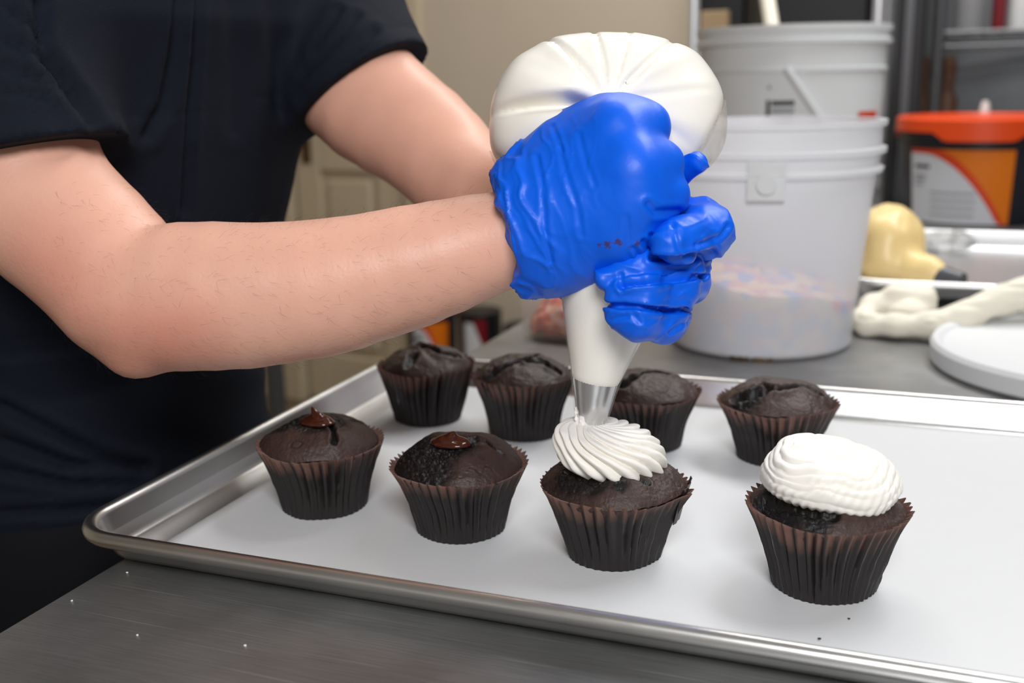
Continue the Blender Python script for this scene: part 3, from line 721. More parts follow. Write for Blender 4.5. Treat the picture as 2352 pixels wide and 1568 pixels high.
def head(P):
    R = np.array(Matrix.Rotation(math.radians(28), 3, 'Y'))
    d = ellip(P, HC, (.092, .076, .112), R)
    L = lambda x, y, z: HC + R @ np.array([x, y, z])
    d = smin(d, ellip(P, L(.035, 0, -.06), (.052, .055, .055), R), .04)
    d = smin(d, chain(P, [(L(.088, 0, .01), .008), (L(.112, 0, -.030), .013)], .01), .016)
    for s in (-1, 1):
        d = smin(d, ellip(P, L(-.005, s * .078, -.005), (.018, .008, .03), R), .008)
        d = smax(d, -ball(P, L(.094, s * .032, .005), .014), .014)
        d = smin(d, chain(P, [(L(.090, s * .012, -.068), .006), (L(.080, s * .022, -.068), .004)], .004), .008)
    d = smin(d, cone(P, np.array([-.09, .25, .40]), HC + np.array([-.03, 0, -.05]), .058, .052), .03)
    return d
def fbody(P):
    d = smin(torso(P, -.020, -.12, .42), legs(P, -.012), .04); d = smin(d, head(P), .04)
    r = chain(P, RARMS, .0006); r = smin(r, ball(P, A(306, 808, .690), .011), .022)
    d = smin(d, smin(r, chain(P, LARMS, .0006), .005), .03)
    d = smin(d, cone(P, np.array([-.10, .10, .40]), np.array([-.07, .40, .40]), .042, .042), .04)
    for s in (-1, 1): d = smin(d, cone(P, np.array([-.225, .25 + s * .095, -.865]), np.array([-.085, .25 + s * .105, -.875]), .03, .022), .03)
    return d + .0006 * noise(P * 38, 50)
v, fc = surf(fbody, (-.38, -.06, -.93), (.42, .58, .76), .0055)
child(mesh('body', v, fc, M['skin']), person)
def proj(P):
    q = (P - CAM) @ np.stack([RT, UP, FW], 1); return np.stack([1176 + FPX * q[:, 0] / q[:, 2], 784 - FPX * q[:, 1] / q[:, 2]], 1)
def crease(px, lines):
    """lines = [(points, depth_mm, width_px)] drawn as polylines; returns the inward push"""
    out = np.zeros(len(px)); p3 = np.concatenate([px, np.zeros((len(px), 1))], 1)
    for pts, dep, wid in lines:
        d = None
        for a, b in zip(pts[:-1], pts[1:]):
            e = seg_d(p3, (*a, 0), (*b, 0)); d = e if d is None else np.minimum(d, e)
        out += dep / 1000 * (np.exp(-(d / wid) ** 2) - .5 * np.exp(-((d - wid * 2) / wid) ** 2))
    return out
# t-shirt
hr_p, hr_n = A(120, 333, .70), RT * .19 - UP * .98 + FW * .12
hl_p, hl_n = A(825, 207, .93), RT * .52 - UP * .855
def fshirt(P):
    d = torso(P, .004, -.09, .43)
    d = smin(d, cone(P, np.array([-.105, .10, .385]), np.array([-.065, .40, .40]), .065, .065), .06)
    r = smax(chain(P, [(RARM[0][0], .070), (RARM[1][0], .0605), (RARM[2][0], .056)], .03), plane(P, hr_p, hr_n), .002)
    l = smax(chain(P, [(LARM[0][0], .068), (LARM[1][0], .0605), (LARM[2][0], .055)], .03), plane(P, hl_p, hl_n), .002)
    d = smin(d, smin(r, l, .004), .022)
    d = smin(d, cone(P, np.array([-.095, .25, .42]), np.array([-.085, .25, .452]), .075, .068), .03); d = smax(d, -cone(P, np.array([-.082, .25, .47]), np.array([-.06, .25, .6]), .050, .08), .006)
    return d
v, fc = surf(fshirt, (-.38, -.06, -.12), (.16, .58, .5), .0045)
nn = normals(v, fc); px = proj(v); front = np.clip(-(nn @ FW) * 3, 0, 1)
g = .0035 * fbm(np.stack([v[:, 0] * 9, v[:, 1] * 9, v[:, 2] * 2.5], 1), 2, 60) * (v[:, 2] > .1) + .004 * fbm(np.stack([v[:, 0] * 3, v[:, 1] * 3, v[:, 2] * 13 + v[:, 1] * 3], 1), 2, 61) * (v[:, 2] <= .12)
g -= front * crease(px, [([(415, -20), (400, 120), (375, 240), (335, 310)], 5, 14), ([(455, -20), (440, 200), (420, 480)], 4, 10), ([(620, -20), (640, 250)], 3, 16), ([(540, 0), (545, 300)], 2, 18),
     ([(90, 0), (100, 120), (180, 230), (240, 310)], 6, 16), ([(0, 90), (110, 140), (190, 230)], 2.5, 9), ([(0, 150), (110, 190), (190, 250)], 2, 8), ([(0, 210), (120, 225)], 2, 8), ([(20, 20), (100, 90)], 2.5, 9),
     ([(700, 230), (860, 70)], 2.5, 10), ([(700, 170), (820, 40)], 2, 9), ([(720, 120), (780, 30)], 2, 9),
     ([(0, 930), (120, 990), (220, 1045), (330, 1070)], 5, 12), ([(0, 1010), (150, 1065), (330, 1080)], 5, 12), ([(0, 1080), (160, 1110), (330, 1105)], 4, 10), ([(0, 1175), (150, 1170), (280, 1160)], 4, 10)])
# hem seams of the sleeves
g -= .0009 * np.exp(-((plane(v, hr_p, hr_n) + .0165) / .0016) ** 2) * (v[:, 1] < .25) + .0009 * np.exp(-((plane(v, hl_p, hl_n) + .018) / .002) ** 2) * (v[:, 1] > .25) * (plane(v, hl_p, hl_n) > -.04)
child(mesh('t_shirt', v + nn * g[:, None], fc, M['shirt']), person)
def fpants(P):
    d = smin(torso(P, -.002, -.16, -.02), legs(P, .012), .05); return smax(d, -.86 - P[:, 2], .004) + .004 * noise(P * np.array([12, 12, 7]), 70)
v, fc = surf(fpants, (-.38, -.0, -.88), (.0, .5, .02), .009)
child(mesh('trousers', v, fc, M['pants']), person)
for s in (-1, 1):
    fs = lambda P: smax(smin(smin(cone(P, np.array([-.235, .25 + s * .095, -.858]), np.array([-.075, .25 + s * .107, -.868]), .043, .036), cone(P, np.array([-.21, .25 + s * .095, -.86]), np.array([-.21, .25 + s * .095, -.80]), .046, .05), .03), ball(P, (0, 9, 9), .01), .01), -.899 - P[:, 2], .004)
    v, fc = surf(fs, (-.30, .25 + s * .1 - .07, -.91), (.02, .25 + s * .1 + .07, -.76), .006); child(mesh('shoe', v, fc, M['shoe']), person)
RH = np.array(Matrix.Rotation(math.radians(28), 3, 'Y'))
def fhair(P):
    d = ellip(P, HC + RH @ np.array([-.006, 0, .012]), (.098, .084, .112), RH)
    return smax(d, plane(P, HC + RH @ np.array([.055, 0, .045]), RH @ np.array([.62, 0, -.78])), .01) + .003 * ridge(P * np.array([30, 60, 20]), 2, 80) - .002
v, fc = surf(fhair, HC - .15, HC + .15, .005); child(mesh('hair', v, fc, M['hair']), person)
for s in (-1, 1):
    child(MB().lathe([(0, -.012)] + [(.012 * math.sin(t), -.012 * math.cos(t)) for t in np.linspace(.3, 2.8, 8)] + [(0, .012)], 14, tuple(HC + RH @ np.array([.069, s * .032, .005])), False).build('eye', M['eye'], None, True, None), person)
    ir = child(MB().lathe([(0, 0), (.0055, 0), (.0055, .002), (.004, .0032), (0, .0034)], 14, (0, 0, 0), False).build('iris', M['hair'], None, True, None), person.children[-1])
    ir.parent = [o_ for o_ in person.children if o_.name.startswith('eye')][-1]; ir.matrix_parent_inverse = Matrix(); dr = Vector(RH @ np.array([.9, 0, -.35])).normalized(); ir.location = Vector(HC + RH @ np.array([.069, s * .032, .005])) + dr * .0100; ir.rotation_euler = dr.to_track_quat('Z', 'Y').to_euler()

# ------------------------------------------------------------------ gloves
def gp(px, py, d, r): return (A(px, py, d), r * d / FPX)
def chains(P, cs, k, kk):
    d = None
    for c in cs:
        e = chain(P, [gp(*q) for q in c], k); d = e if d is None else smin(d, e, kk)
    return d
cuff_p = A(1163, 545, .668); cuff_n = -(RT * .965 + UP * .262); e_arm = A(1400, 480, .63) - A(1150, 550, .668); e_arm /= np.linalg.norm(e_arm)
def fright(P):
    d = chains(P, [[(1120, 560, .668, 122), (1190, 535, .664, 123), (1250, 505, .65, 110)],
                   [(1250, 470, .650, 98), (1420, 312, .620, 70)], [(1262, 505, .646, 98), (1452, 392, .608, 66)],
                   [(1265, 540, .646, 94), (1460, 462, .610, 62)], [(1262, 560, .652, 84), (1345, 564, .645, 76), (1430, 538, .619, 62)],
                   [(1225, 480, .660, 98), (1310, 350, .652, 76), (1395, 300, .642, 62), (1440, 285, .636, 50)]], .02, .024)
    fing = None
    for c in ([(1415, 306, .618, 66), (1488, 291, .628, 43), (1505, 300, .668, 40), (1455, 330, .705, 36)],
              [(1450, 390, .606, 62), (1518, 377, .617, 45), (1528, 385, .660, 40), (1470, 395, .70, 36)],
              [(1455, 462, .608, 58), (1530, 446, .618, 45), (1536, 450, .660, 40), (1470, 450, .70, 34)],
              [(1425, 538, .619, 56), (1500, 508, .630, 36), (1510, 510, .662, 34), (1450, 500, .69, 30)]):
        e = chain(P, [gp(*q) for q in c], .01); fing = e if fing is None else smin(fing, e, .0045)
    d = smin(d, fing, .009)
    d = smax(d, plane(P, cuff_p, cuff_n) + .004 * noise(P * 90, 91), .003)
    # loose tail of the cuff under the wrist
    t = chain(P, [gp(1248, 605, .655, 42), gp(1230, 645, .650, 26), gp(1205, 676, .648, 7)], .006)
    t = smin(t, chain(P, [gp(1240, 635, .648, 32), gp(1205, 650, .646, 17), gp(1177, 655, .644, 6)], .004), .003)
    return smin(d, t, .008)
v, fc = surf(fright, A(1330, 460, .65) - .085, A(1330, 460, .65) + .085, .0012)
nn = normals(v, fc); px = proj(v); al = (v - cuff_p) @ e_arm; ac = (v - cuff_p) @ UP; fr = np.clip(-(nn @ FW) * 2 + .4, 0, 1)
fade = np.clip(1 - (px[:, 0] - 1150) / 230, 0, 1) ** .8
def sharp(q, seed): return np.clip(1 - np.abs(noise(q, seed)) * 2.6, 0, 1) ** 1.6
wv = .9 * noise(v * 34, 93) + .5 * noise(v * 80, 92)
g = fade * (.0019 * (sharp(np.stack([al * 62 + wv, ac * 14, nn @ FW * .8], 1), 94) - .35) + .0011 * (sharp(np.stack([al * 130 + wv * 1.5, ac * 30, nn @ FW], 1), 95) - .3))
g += (.12 + .88 * fade) * .0010 * (sharp(np.stack([(al + ac * .4) * 75 + wv, (ac - al * .4) * 55, nn @ FW], 1), 97) - .25) * .5 + .0003 * noise(v * 110, 96)
g -= fr * crease(px, [([(1285, 340), (1300, 400), (1325, 470), (1335, 540)], .6, 6), ([(1330, 310), (1345, 370), (1365, 425)], .45, 6), ([(1232, 360), (1247, 430), (1250, 520), (1265, 600)], .8, 6), ([(1440, 500), (1445, 590)], .45, 7), ([(1490, 470), (1505, 487), (1560, 484)], 1.6, 8),
                      ([(1478, 555), (1500, 580)], 1.2, 6), ([(1455, 570), (1470, 592)], .9, 5), ([(1495, 540), (1510, 555)], 1.0, 5), ([(1270, 290), (1290, 345)], .6, 5)])
gl = child(mesh('glove', v + nn * g[:, None], fc, M['glove']), person); gl['label'] = 'blue glove on the upper hand, wrinkled at the cuff'
def fleft(P):
    fing = None
    for c in ([(1545, 500, .688, 46), (1606, 512, .655, 52), (1622, 530, .632, 55), (1565, 548, .609, 46), (1535, 556, .602, 41)],
              [(1550, 590, .690, 48), (1585, 606, .655, 37), (1565, 612, .632, 37), (1470, 618, .617, 36), (1392, 640, .616, 30)],
              [(1540, 655, .690, 46), (1585, 655, .655, 38), (1560, 668, .626, 38), (1480, 676, .611, 36), (1418, 668, .613, 29)],
              [(1520, 705, .685, 44), (1540, 735, .655, 37), (1525, 742, .630, 40), (1465, 737, .614, 41), (1420, 720, .616, 35)]):
        e = chain(P, [gp(*q) for q in c], .010); fing = e if fing is None else smin(fing, e, .0012)
    d = chains(P, [[(1535, 520, .70, 55), (1525, 690, .70, 52)], [(1520, 610, .705, 70), (1420, 590, .722, 84), (1330, 582, .738, 92), (1290, 580, .752, 98)]], .02, .03)
    d = smin(d, fing, .006)
    th = chain(P, [gp(1530, 570, .695, 46), gp(1535, 455, .668, 36), gp(1552, 405, .648, 29), gp(1602, 374, .632, 26)], .006)
    d = smin(d, th, .006)
    lp = A(1310, 585, .745); return smax(d, plane(P, lp, A(1290, 580, .76) - A(1420, 590, .72)) + .003 * noise(P * 90, 97), .003)
v, fc = surf(fleft, A(1480, 590, .67) - .1, A(1480, 590, .67) + .1, .0012)
nn = normals(v, fc); px = proj(v); fr = np.clip(-(nn @ FW) * 2 + .4, 0, 1)
xr = v @ RT; yr = v @ UP; wv = .8 * noise(v * 45, 92)
g = .0012 * (sharp(np.stack([(xr * .5 + yr) * 60 + wv, (xr - yr * .5) * 20, (v @ FW) * 22], 1), 98) - .3) + .0007 * (sharp(np.stack([(xr * -.6 + yr) * 75 + wv, (xr + yr * .6) * 30, (v @ FW) * 25], 1), 100) - .3) + .0004 * noise(v * 130, 99)
g -= np.clip(-(nn @ FW) * 2 + .8, 0, 1) * crease(px, [([(1498, 592), (1560, 594), (1640, 582)], 3.2, 7), ([(1425, 655), (1480, 648), (1540, 644), (1612, 634)], 3.0, 6), ([(1392, 698), (1450, 703), (1510, 712), (1575, 712)], 3.2, 6)])
g -= fr * crease(px, [([(1545, 515), (1560, 585)], .8, 5), ([(1600, 562), (1650, 545), (1668, 520)], 1.2, 5), ([(1575, 588), (1640, 570)], 1.0, 5), ([(1430, 662), (1470, 645), (1520, 655)], 1.0, 5), ([(1590, 640), (1610, 600)], 1.0, 5), ([(1400, 702), (1450, 715), (1470, 740)], .8, 5), ([(1400, 735), (1440, 725)], 1.0, 5), ([(1540, 765), (1570, 742)], 1.0, 5), ([(1425, 630), (1430, 665)], .8, 5)])
gl = child(mesh('glove', v + nn * g[:, None], fc, M['glove']), person); gl['label'] = 'blue glove on the lower hand, fingers curled round the bag'

# fine hair along the bare arms
rsh = np.random.RandomState(5); hv = []; hf = []
bod = [o_ for o_ in person.children if o_.name.startswith('body')][0].data
co = np.empty(len(bod.vertices) * 3, np.float32); bod.vertices.foreach_get('co', co); co = co.reshape(-1, 3).astype(float)
no = np.empty(len(bod.vertices) * 3, np.float32); bod.vertices.foreach_get('normal', no); no = no.reshape(-1, 3).astype(float)
ppx = proj(co); dd = (co - CAM) @ FW
ok = np.where((ppx[:, 0] > 120) & (ppx[:, 0] < 1120) & (ppx[:, 1] > 420) & (ppx[:, 1] < 870) & (dd < .78))[0]
for i_ in rsh.choice(ok, 1500):
    p_ = co[i_] + rsh.uniform(-.0025, .0025, 3); nr_ = no[i_]; tg = e_arm * .8 + UP * -.35 + rsh.uniform(-.5, .5, 3); tg -= nr_ * (tg @ nr_); tg /= np.linalg.norm(tg)
    ln = rsh.uniform(.004, .011); sd = np.cross(tg, nr_) * .000035; b_ = len(hv)
    q0, q1, q2 = p_ - nr_ * .0006, p_ + tg * ln * .5 + nr_ * ln * .32, p_ + tg * ln + nr_ * ln * .38
    hv += [q0 - sd, q0 + sd, q0 + nr_ * .00005, q1 - sd * .8, q1 + sd * .8, q1 + nr_ * .00005, q2]
    hf += [(b_, b_ + 1, b_ + 4, b_ + 3), (b_ + 1, b_ + 2, b_ + 5, b_ + 4), (b_ + 2, b_, b_ + 3, b_ + 5), (b_ + 3, b_ + 4, b_ + 6), (b_ + 4, b_ + 5, b_ + 6), (b_ + 5, b_ + 3, b_ + 6)]
child(mesh('arm_hair', hv, hf, M['hair']), person)['kind'] = 'stuff'
# ------------------------------------------------------------------ things at the back
M['hdpe'] = mat('white_bucket_plastic', srgb(222, 224, 226), .42, spec=.4, sss=.1, sssr=(1, .95, .9), var=.02)
M['hdpe_clear'] = film_mat('translucent_bucket_plastic', .55, srgb(240, 242, 246), .4)
M['clear'] = film_mat('clear_tub_plastic', .16, srgb(225, 222, 218), .1)
M['orange'] = mat('orange_lid_plastic', srgb(226, 74, 24), .3)
M['orange2'] = mat('orange_print', srgb(226, 118, 12), .45)
M['redor'] = mat('red_orange_print', srgb(214, 66, 20), .45)
M['paper'] = mat('white_label_print', srgb(206, 208, 214), .5)
M['navy'] = mat('dark_pail_plastic', srgb(34, 36, 46), .35)
M['ink'] = mat('black_print', srgb(40, 40, 44), .6)
M['greyink'] = mat('grey_print', srgb(150, 152, 158), .6)
M['cream'] = mat('yellow_cream_bag', srgb(240, 212, 150), .35, spec=.5, sss=.2, sssr=(1, .8, .4), var=.06, vscale=25)
M['cloth'] = mat('off_white_empty_bag', srgb(232, 226, 210), .6, bump=.2, bscale=90, var=.04, vscale=14)
M['wood'] = mat('brown_wood', srgb(86, 56, 38), .5, var=.2, stretch=(1, 1, .1), vscale=40)
M['red'] = mat('dark_red_plastic', srgb(120, 12, 28), .35)
M['beige'] = mat('cardboard', srgb(160, 136, 104), .7)
M['grey'] = mat('grey_paint', srgb(140, 142, 146), .5)
def candy_mat(name, cols, scale):
    m = mat(name, cols[0], .45); N = m.node_tree.nodes; L = m.node_tree.links
    tc = N.new('ShaderNodeTexCoord'); v = N.new('ShaderNodeTexVoronoi'); v.inputs['Scale'].default_value = scale; L.new(tc.outputs['Object'], v.inputs[0])
    r = N.new('ShaderNodeValToRGB'); r.color_ramp.interpolation = 'CONSTANT'
    while len(r.color_ramp.elements) < len(cols): r.color_ramp.elements.new(.5)
    for i, c_ in enumerate(cols): r.color_ramp.elements[i].position = i / len(cols); r.color_ramp.elements[i].color = c_
    sp = N.new('ShaderNodeSeparateColor'); L.new(v.outputs['Color'], sp.inputs[0]); L.new(sp.outputs[0], r.inputs[0]); L.new(r.outputs[0], N['Principled BSDF'].inputs['Base Color']); return m
M['candy'] = candy_mat('mixed_sprinkle_pieces', [srgb(236, 140, 130), srgb(120, 134, 220), srgb(244, 190, 150), srgb(226, 120, 150), srgb(110, 124, 214), srgb(246, 206, 180)], 75)
M['pinkcandy'] = candy_mat('pink_orange_pieces', [srgb(226, 130, 110), srgb(214, 96, 100), srgb(236, 170, 130), srgb(240, 190, 180), srgb(220, 110, 80)], 120)

def arc_patch(name, m, parent, c, r, a0, a1, z0, z1, th=.0006, r1=None, poly=None, n=24):
    """curved printed patch standing proud of a pail; poly(u) -> (zlow, zhigh) fractions"""
    r1 = r if r1 is None else r1; V = []; F = []
    for i in range(n + 1):
        u = i / n; a = a0 + (a1 - a0) * u; lo, hi = poly(u) if poly else (0, 1)
        for fz in (lo, hi):
            z = z0 + (z1 - z0) * fz; rr = r + (r1 - r) * fz + th; V.append((c[0] + rr * math.cos(a), c[1] + rr * math.sin(a), c[2] + z))
        for fz in (lo, hi):
            z = z0 + (z1 - z0) * fz; rr = r + (r1 - r) * fz - .0004; V.append((c[0] + rr * math.cos(a), c[1] + rr * math.sin(a), c[2] + z))
    for i in range(n):
        b = i * 4; F += [(b, b + 4, b + 5, b + 1), (b + 2, b + 3, b + 7, b + 6), (b + 1, b + 5, b + 7, b + 3), (b, b + 2, b + 6, b + 4)]
    return child(mesh(name, V, F, m, None, True, 40), parent)
def face(c): return math.atan2(CAM[1] - c[1], CAM[0] - c[0])   # direction from a thing to the lens

# front bucket (translucent, part filled)
BX = (.3185, .722, 0)
b1 = tag(empty('plastic_bucket', BX), 'translucent white bucket standing on the table, filled low with pastel pieces', 'bucket')
H1, RB, RT1 = .243, .099, .121
def rad1(z): return RB + (RT1 - RB) * z / H1
pro = [(RB - .004, .001), (RB, .004), (rad1(.188), .188), (rad1(.19) + .006, .190), (rad1(.193) + .007, .194), (rad1(.196) + .0015, .197), (rad1(.208) + .0015, .208), (rad1(.21) + .007, .210), (rad1(.214) + .007, .215), (rad1(.216) + .0015, .217), (rad1(.236), .236), (rad1(.237) + .004, .238), (rad1(.243) + .004, .243), (rad1(.243) - .003, .243), (rad1(.2) - .003, .2), (RB - .003, .006)]
child(MB().lathe(pro, 72, BX).build('bucket_body', M['hdpe_clear']), b1)
v = []
cn = MB(); cp = [(RB - .006, .006), (rad1(.07) - .005, .07)]
cn.lathe([(0, .005), (RB - .0055, .005)] + [(rad1(.07 * i / 6) - .0042, .005 + .066 * i / 6) for i in range(1, 7)] + [(.06, .079), (0, .081)], 64, BX, False,
         lambda r, z, a, i: (r, z + (0 if z < .06 else -.016 * r / .1 * math.cos(a - .25) + .003 * math.sin(a * 5 + r * 60))))
child(cn.build('pastel_pieces', M['candy']), b1)
fa = face(BX) + .02
lug = arc_patch('handle_lug', M['hdpe'], b1, BX, rad1(.19) + .003, fa - .15, fa + .15, .170, .207, .004)
child(MB().tube([np.array([BX[0] + (rad1(.19) + .004) * math.cos(fa), BX[1] + (rad1(.19) + .004) * math.sin(fa), .186]), np.array([BX[0] + (rad1(.19) + .010) * math.cos(fa), BX[1] + (rad1(.19) + .010) * math.sin(fa), .186])], .010, 16).build('handle_pivot', M['hdpe']), lug)
for da, s in ((-.22, .010), (-.02, .006), (.1, .003)):
    a = fa + da; arc_patch('rust_spot', M['knob'], b1, BX, RB - .001, a - s / .1, a + s / .1, .001, .0045, .001, n=4)

# back bucket with a stick in it
C2 = (.262, 1.365, 0); H2, RB2, RT2 = .362, .130, .148
b2 = tag(empty('tall_bucket', C2), 'tall white bucket with a block of dark print behind the translucent one', 'bucket')
def rad2(z): return RB2 + (RT2 - RB2) * z / H2
pro = [(RB2 - .004, 0), (RB2, .004), (rad2(.292), .292), (rad2(.294) + .004, .294), (rad2(.297) + .004, .298), (rad2(.3), .3), (rad2(.333), .333), (rad2(.335) + .007, .335), (rad2(.34) + .007, .340), (rad2(.342) + .002, .342), (rad2(.352) + .002, .352), (rad2(.353) + .005, .354), (rad2(.362) + .005, .362), (rad2(.362) - .004, .362), (rad2(.25) - .004, .25), (RB2 - .006, .006)]
child(MB().lathe(pro, 72, C2).build('bucket_body', M['hdpe']), b2)
f2 = face(C2)
def blk(a0, a1, z0, z1, m=M['ink']): return arc_patch('print_block', m, b2, C2, rad2(z0), f2 + a0, f2 + a1, z0, z1, .0006, rad2(z1), n=8)
blk(-.245, -.205, .222, .252); 
for k_ in range(3): blk(-.19, .05, .244 - k_ * .011, .251 - k_ * .011, M['ink'] if k_ != 1 else M['greyink'])
blk(-.16, .01, .212, .219, M['greyink']); blk(-.23, -.2, .268, .274, M['greyink'])
arc_patch('orange_print', M['redor'], b2, C2, rad2(.21), f2 + .80, f2 + 1.18, .212, .232, .0006, rad2(.232))
hp = []
for i in range(13):
    t = i / 12; a = f2 - .05 + .50 * t; z = .30 - .105 * t; rr = rad2(z) + .004; hp.append((C2[0] + rr * math.cos(a), C2[1] + rr * math.sin(a), z))
child(MB().tube(hp, .006, 8).build('bail_handle', M['hdpe']), b2)
s0, s1 = A(1775, 75, 1.80), A(1752, -70, 1.86)
st = tag(MB().tube([s0 + (s0 - s1) * 1.6, s1], .0125, 12).build('paddle_stick', M['cloth']), 'pale stick handle poking out of the tall bucket', 'stick')

# orange-lidded pails: one on the table, two on the low shelf by the wall
def pail(c, r, h, name, label, lidm, bodym, rot=0.0, lid=True, group=None):
    e = tag(empty(name, c), label, 'pail', group); a = face(c) + rot
    rad = lambda z: r * (.90 + .10 * z / h)
    pro = [(rad(0) - .003, 0), (rad(0), .004), (rad(h * .74), h * .74), (rad(h * .74) + .006, h * .75), (rad(h * .74) + .006, h * .775), (rad(h * .8), h * .78), (rad(h * .8), h * .83), (rad(h * .8) + .006, h * .84), (rad(h * .8) + .006, h * .865), (rad(h * .8), h * .87), (rad(h), h * .97), (rad(h) - .004, h * .97), (rad(h) - .006, h * .9), (0, h * .9)]
    child(MB().lathe(pro, 64, c).build('pail_body', bodym), e)
    if lid:
        n = 96; V = []; F = []
        def skirt(t): 
            k = (math.degrees(t - a) + 180) % 360 - 180; k = abs(((k + 60) % 120) - 60)
            return np.interp(k, [0, 23, 31, 60], [h * .19, h * .19, h * .11, h * .11])
        rings = [(0, h * 1.0, 0), (rad(h) * .8, h * 1.0, 0), (rad(h) * .82, h * 1.015, 0), (rad(h) + .004, h * 1.015, 0), (rad(h) + .009, h * .995, 0), (rad(h) + .010, 0, 1), (rad(h) + .004, 0, 1)]
        for rr, z, s in rings:
            for k in range(n):
                t = 2 * math.pi * k / n; V.append((c[0] + rr * math.cos(t), c[1] + rr * math.sin(t), c[2] + (z if not s else h * .99 - skirt(t))))
        for i in range(len(rings) - 1):
            for k in range(n): F.append((i * n + k, i * n + (k + 1) % n, (i + 1) * n + (k + 1) % n, (i + 1) * n + k))
        child(mesh('lid', V, F, lidm, None, True, 40), e)
    z0, z1 = h * .02, h * .72
    R0, R1 = rad(z0), rad(z1)
    w0, w1 = a - .98, a + .46            # label spans left to right in view
    L0 = arc_patch('label_ground', M['orange2'], e, c, R0, w0, w1, z0, z1, .0005, R1)
    arc_patch('label_red_arc', M['redor'], e, c, R0, w0, w1, z0, z1, .0010, R1, lambda u: (0, min(1, max(0.002, 1.0 - max(0, u - .30) ** 1.75 * 2.1))))
    lp = arc_patch('label_white_field', M['paper'], e, c, R0, w0, w1, z0, z1, .0015, R1, lambda u: (0, min(.94, max(0.002, .94 - max(0, u - .16) ** 2.0 * 1.75))))
    for u0, u1, f0, f1, m_ in ((.06, .24, .74, .80, M['ink']), (.05, .20, .62, .66, M['greyink']), (.05, .19, .56, .60, M['greyink']), (.05, .16, .50, .53, M['greyink'])):
        arc_patch('label_print', m_, lp, c, R0 + (R1 - R0) * f0, w0 + (w1 - w0) * u0, w0 + (w1 - w0) * u1, z0 + (z1 - z0) * f0, z0 + (z1 - z0) * f1, .002, n=6)
    for k in range(4):
        f0 = .40 - k * .1; arc_patch('label_print', M['greyink'], lp, c, R0 + (R1 - R0) * f0, w0 + (w1 - w0) * .25, w0 + (w1 - w0) * .68, z0 + (z1 - z0) * f0, z0 + (z1 - z0) * (f0 + .03), .002, n=8)
    return e
pc = A(2234, 525, 2.19); pail((pc[0], pc[1], .0), .148, .200, 'ingredient_pail', 'black pail with a bright orange lid and orange label at the table end', M['orange'], M['navy'])
wb_ = tag(empty('squeeze_bottle', tuple(A(2256, 262, 2.5) - np.array([0, 0, .2]))), 'small white capped bottle tip showing above the orange pail lid', 'bottle')
bb = A(2256, 262, 2.5); bb[2] = 0
bb = A(2256, 300, 2.36); bb = np.array([bb[0], 2.045, 0]); wb_.location = bb
child(MB().lathe([(0, 0), (.019, 0), (.020, .01), (.020, .15), (.02, .165), (.011, .172), (0, .172)], 24, bb, False).build('bottle_body', M['hdpe']), wb_)
child(MB().lathe([(.012, .172), (.012, .19), (.009, .215), (.006, .225), (0, .226)], 18, bb, False).build('cap', M['hdpe']), wb_)

# second sheet pan on an added dark board standing for the shaded gap, yellow cream bag lying on it
tag(MB().box((.735, 1.08, .0125), (.60, .40, .0245), None, .004).build('gap_shade_board', M['black']), 'made-up dark board standing in for the shaded gap under the second sheet pan', 'board')
pan2 = tag(sheet_pan('sheet_pan', .405, .855, .66, .457, .0255, M['alu2']), 'empty looking sheet pan raised behind the buckets with a yellow bag on it', 'sheet pan')
yb = tag(empty('cream_bag', (.44, .95, .03)), 'yellow cream filled piping bag slumped on the second sheet pan', 'piping bag')
y0 = A(1985, 560, 1.515)
def fy(P):
    q = (P - np.array([.440, .965, .028]))
    d = ellip(q, (.002, .03, .05), (.046, .06, .048)); d = smin(d, ellip(q, (.002, .02, .025), (.046, .055, .024)), .02)
    d = smin(d, chain(q, [(np.array([.0, .0, .03]), .03), (np.array([.045, -.025, .02]), .017), (np.array([.062, -.034, .018]), .013)], .02), .015)
    return smax(d, -q[:, 2] + .0005, .004) + .003 * noise(P * 30, 110) + .0012 * ridge(np.stack([P[:, 0] * 60, P[:, 1] * 15, P[:, 2] * 15], 1), 1, 111)
v, fc = surf(fy, (.36, .88, .02), (.53, 1.1, .14), .003); child(mesh('cream_fill', v, fc, M['cream']), yb)
na, nb_ = np.array([.496, .934, .0455]), np.array([.531, .914, .0415])
child(MB().tube([na, na + (nb_ - na) * .8, nb_], [.0155, .0125, .0115], 20).build('nozzle', M['dgrey']), yb)
def fwrap(P):
    q = P - np.array([.505, 1.245, .042]); d = np.abs(ellip(q, (0, 0, 0), (.045, .03, .014)) + .008 * noise(P * 45, 120)) - .0012
    return smax(d, -q[:, 2] - .0125, .002)
v, fc = surf(fwrap, (.44, 1.19, .02), (.57, 1.29, .08), .0025); tag(mesh('plastic_wrap', v, fc, film_mat('crumpled_wrap', .5, srgb(225, 225, 225), .2)), 'crumpled clear plastic wrap at the back of the second sheet pan', 'plastic wrap')

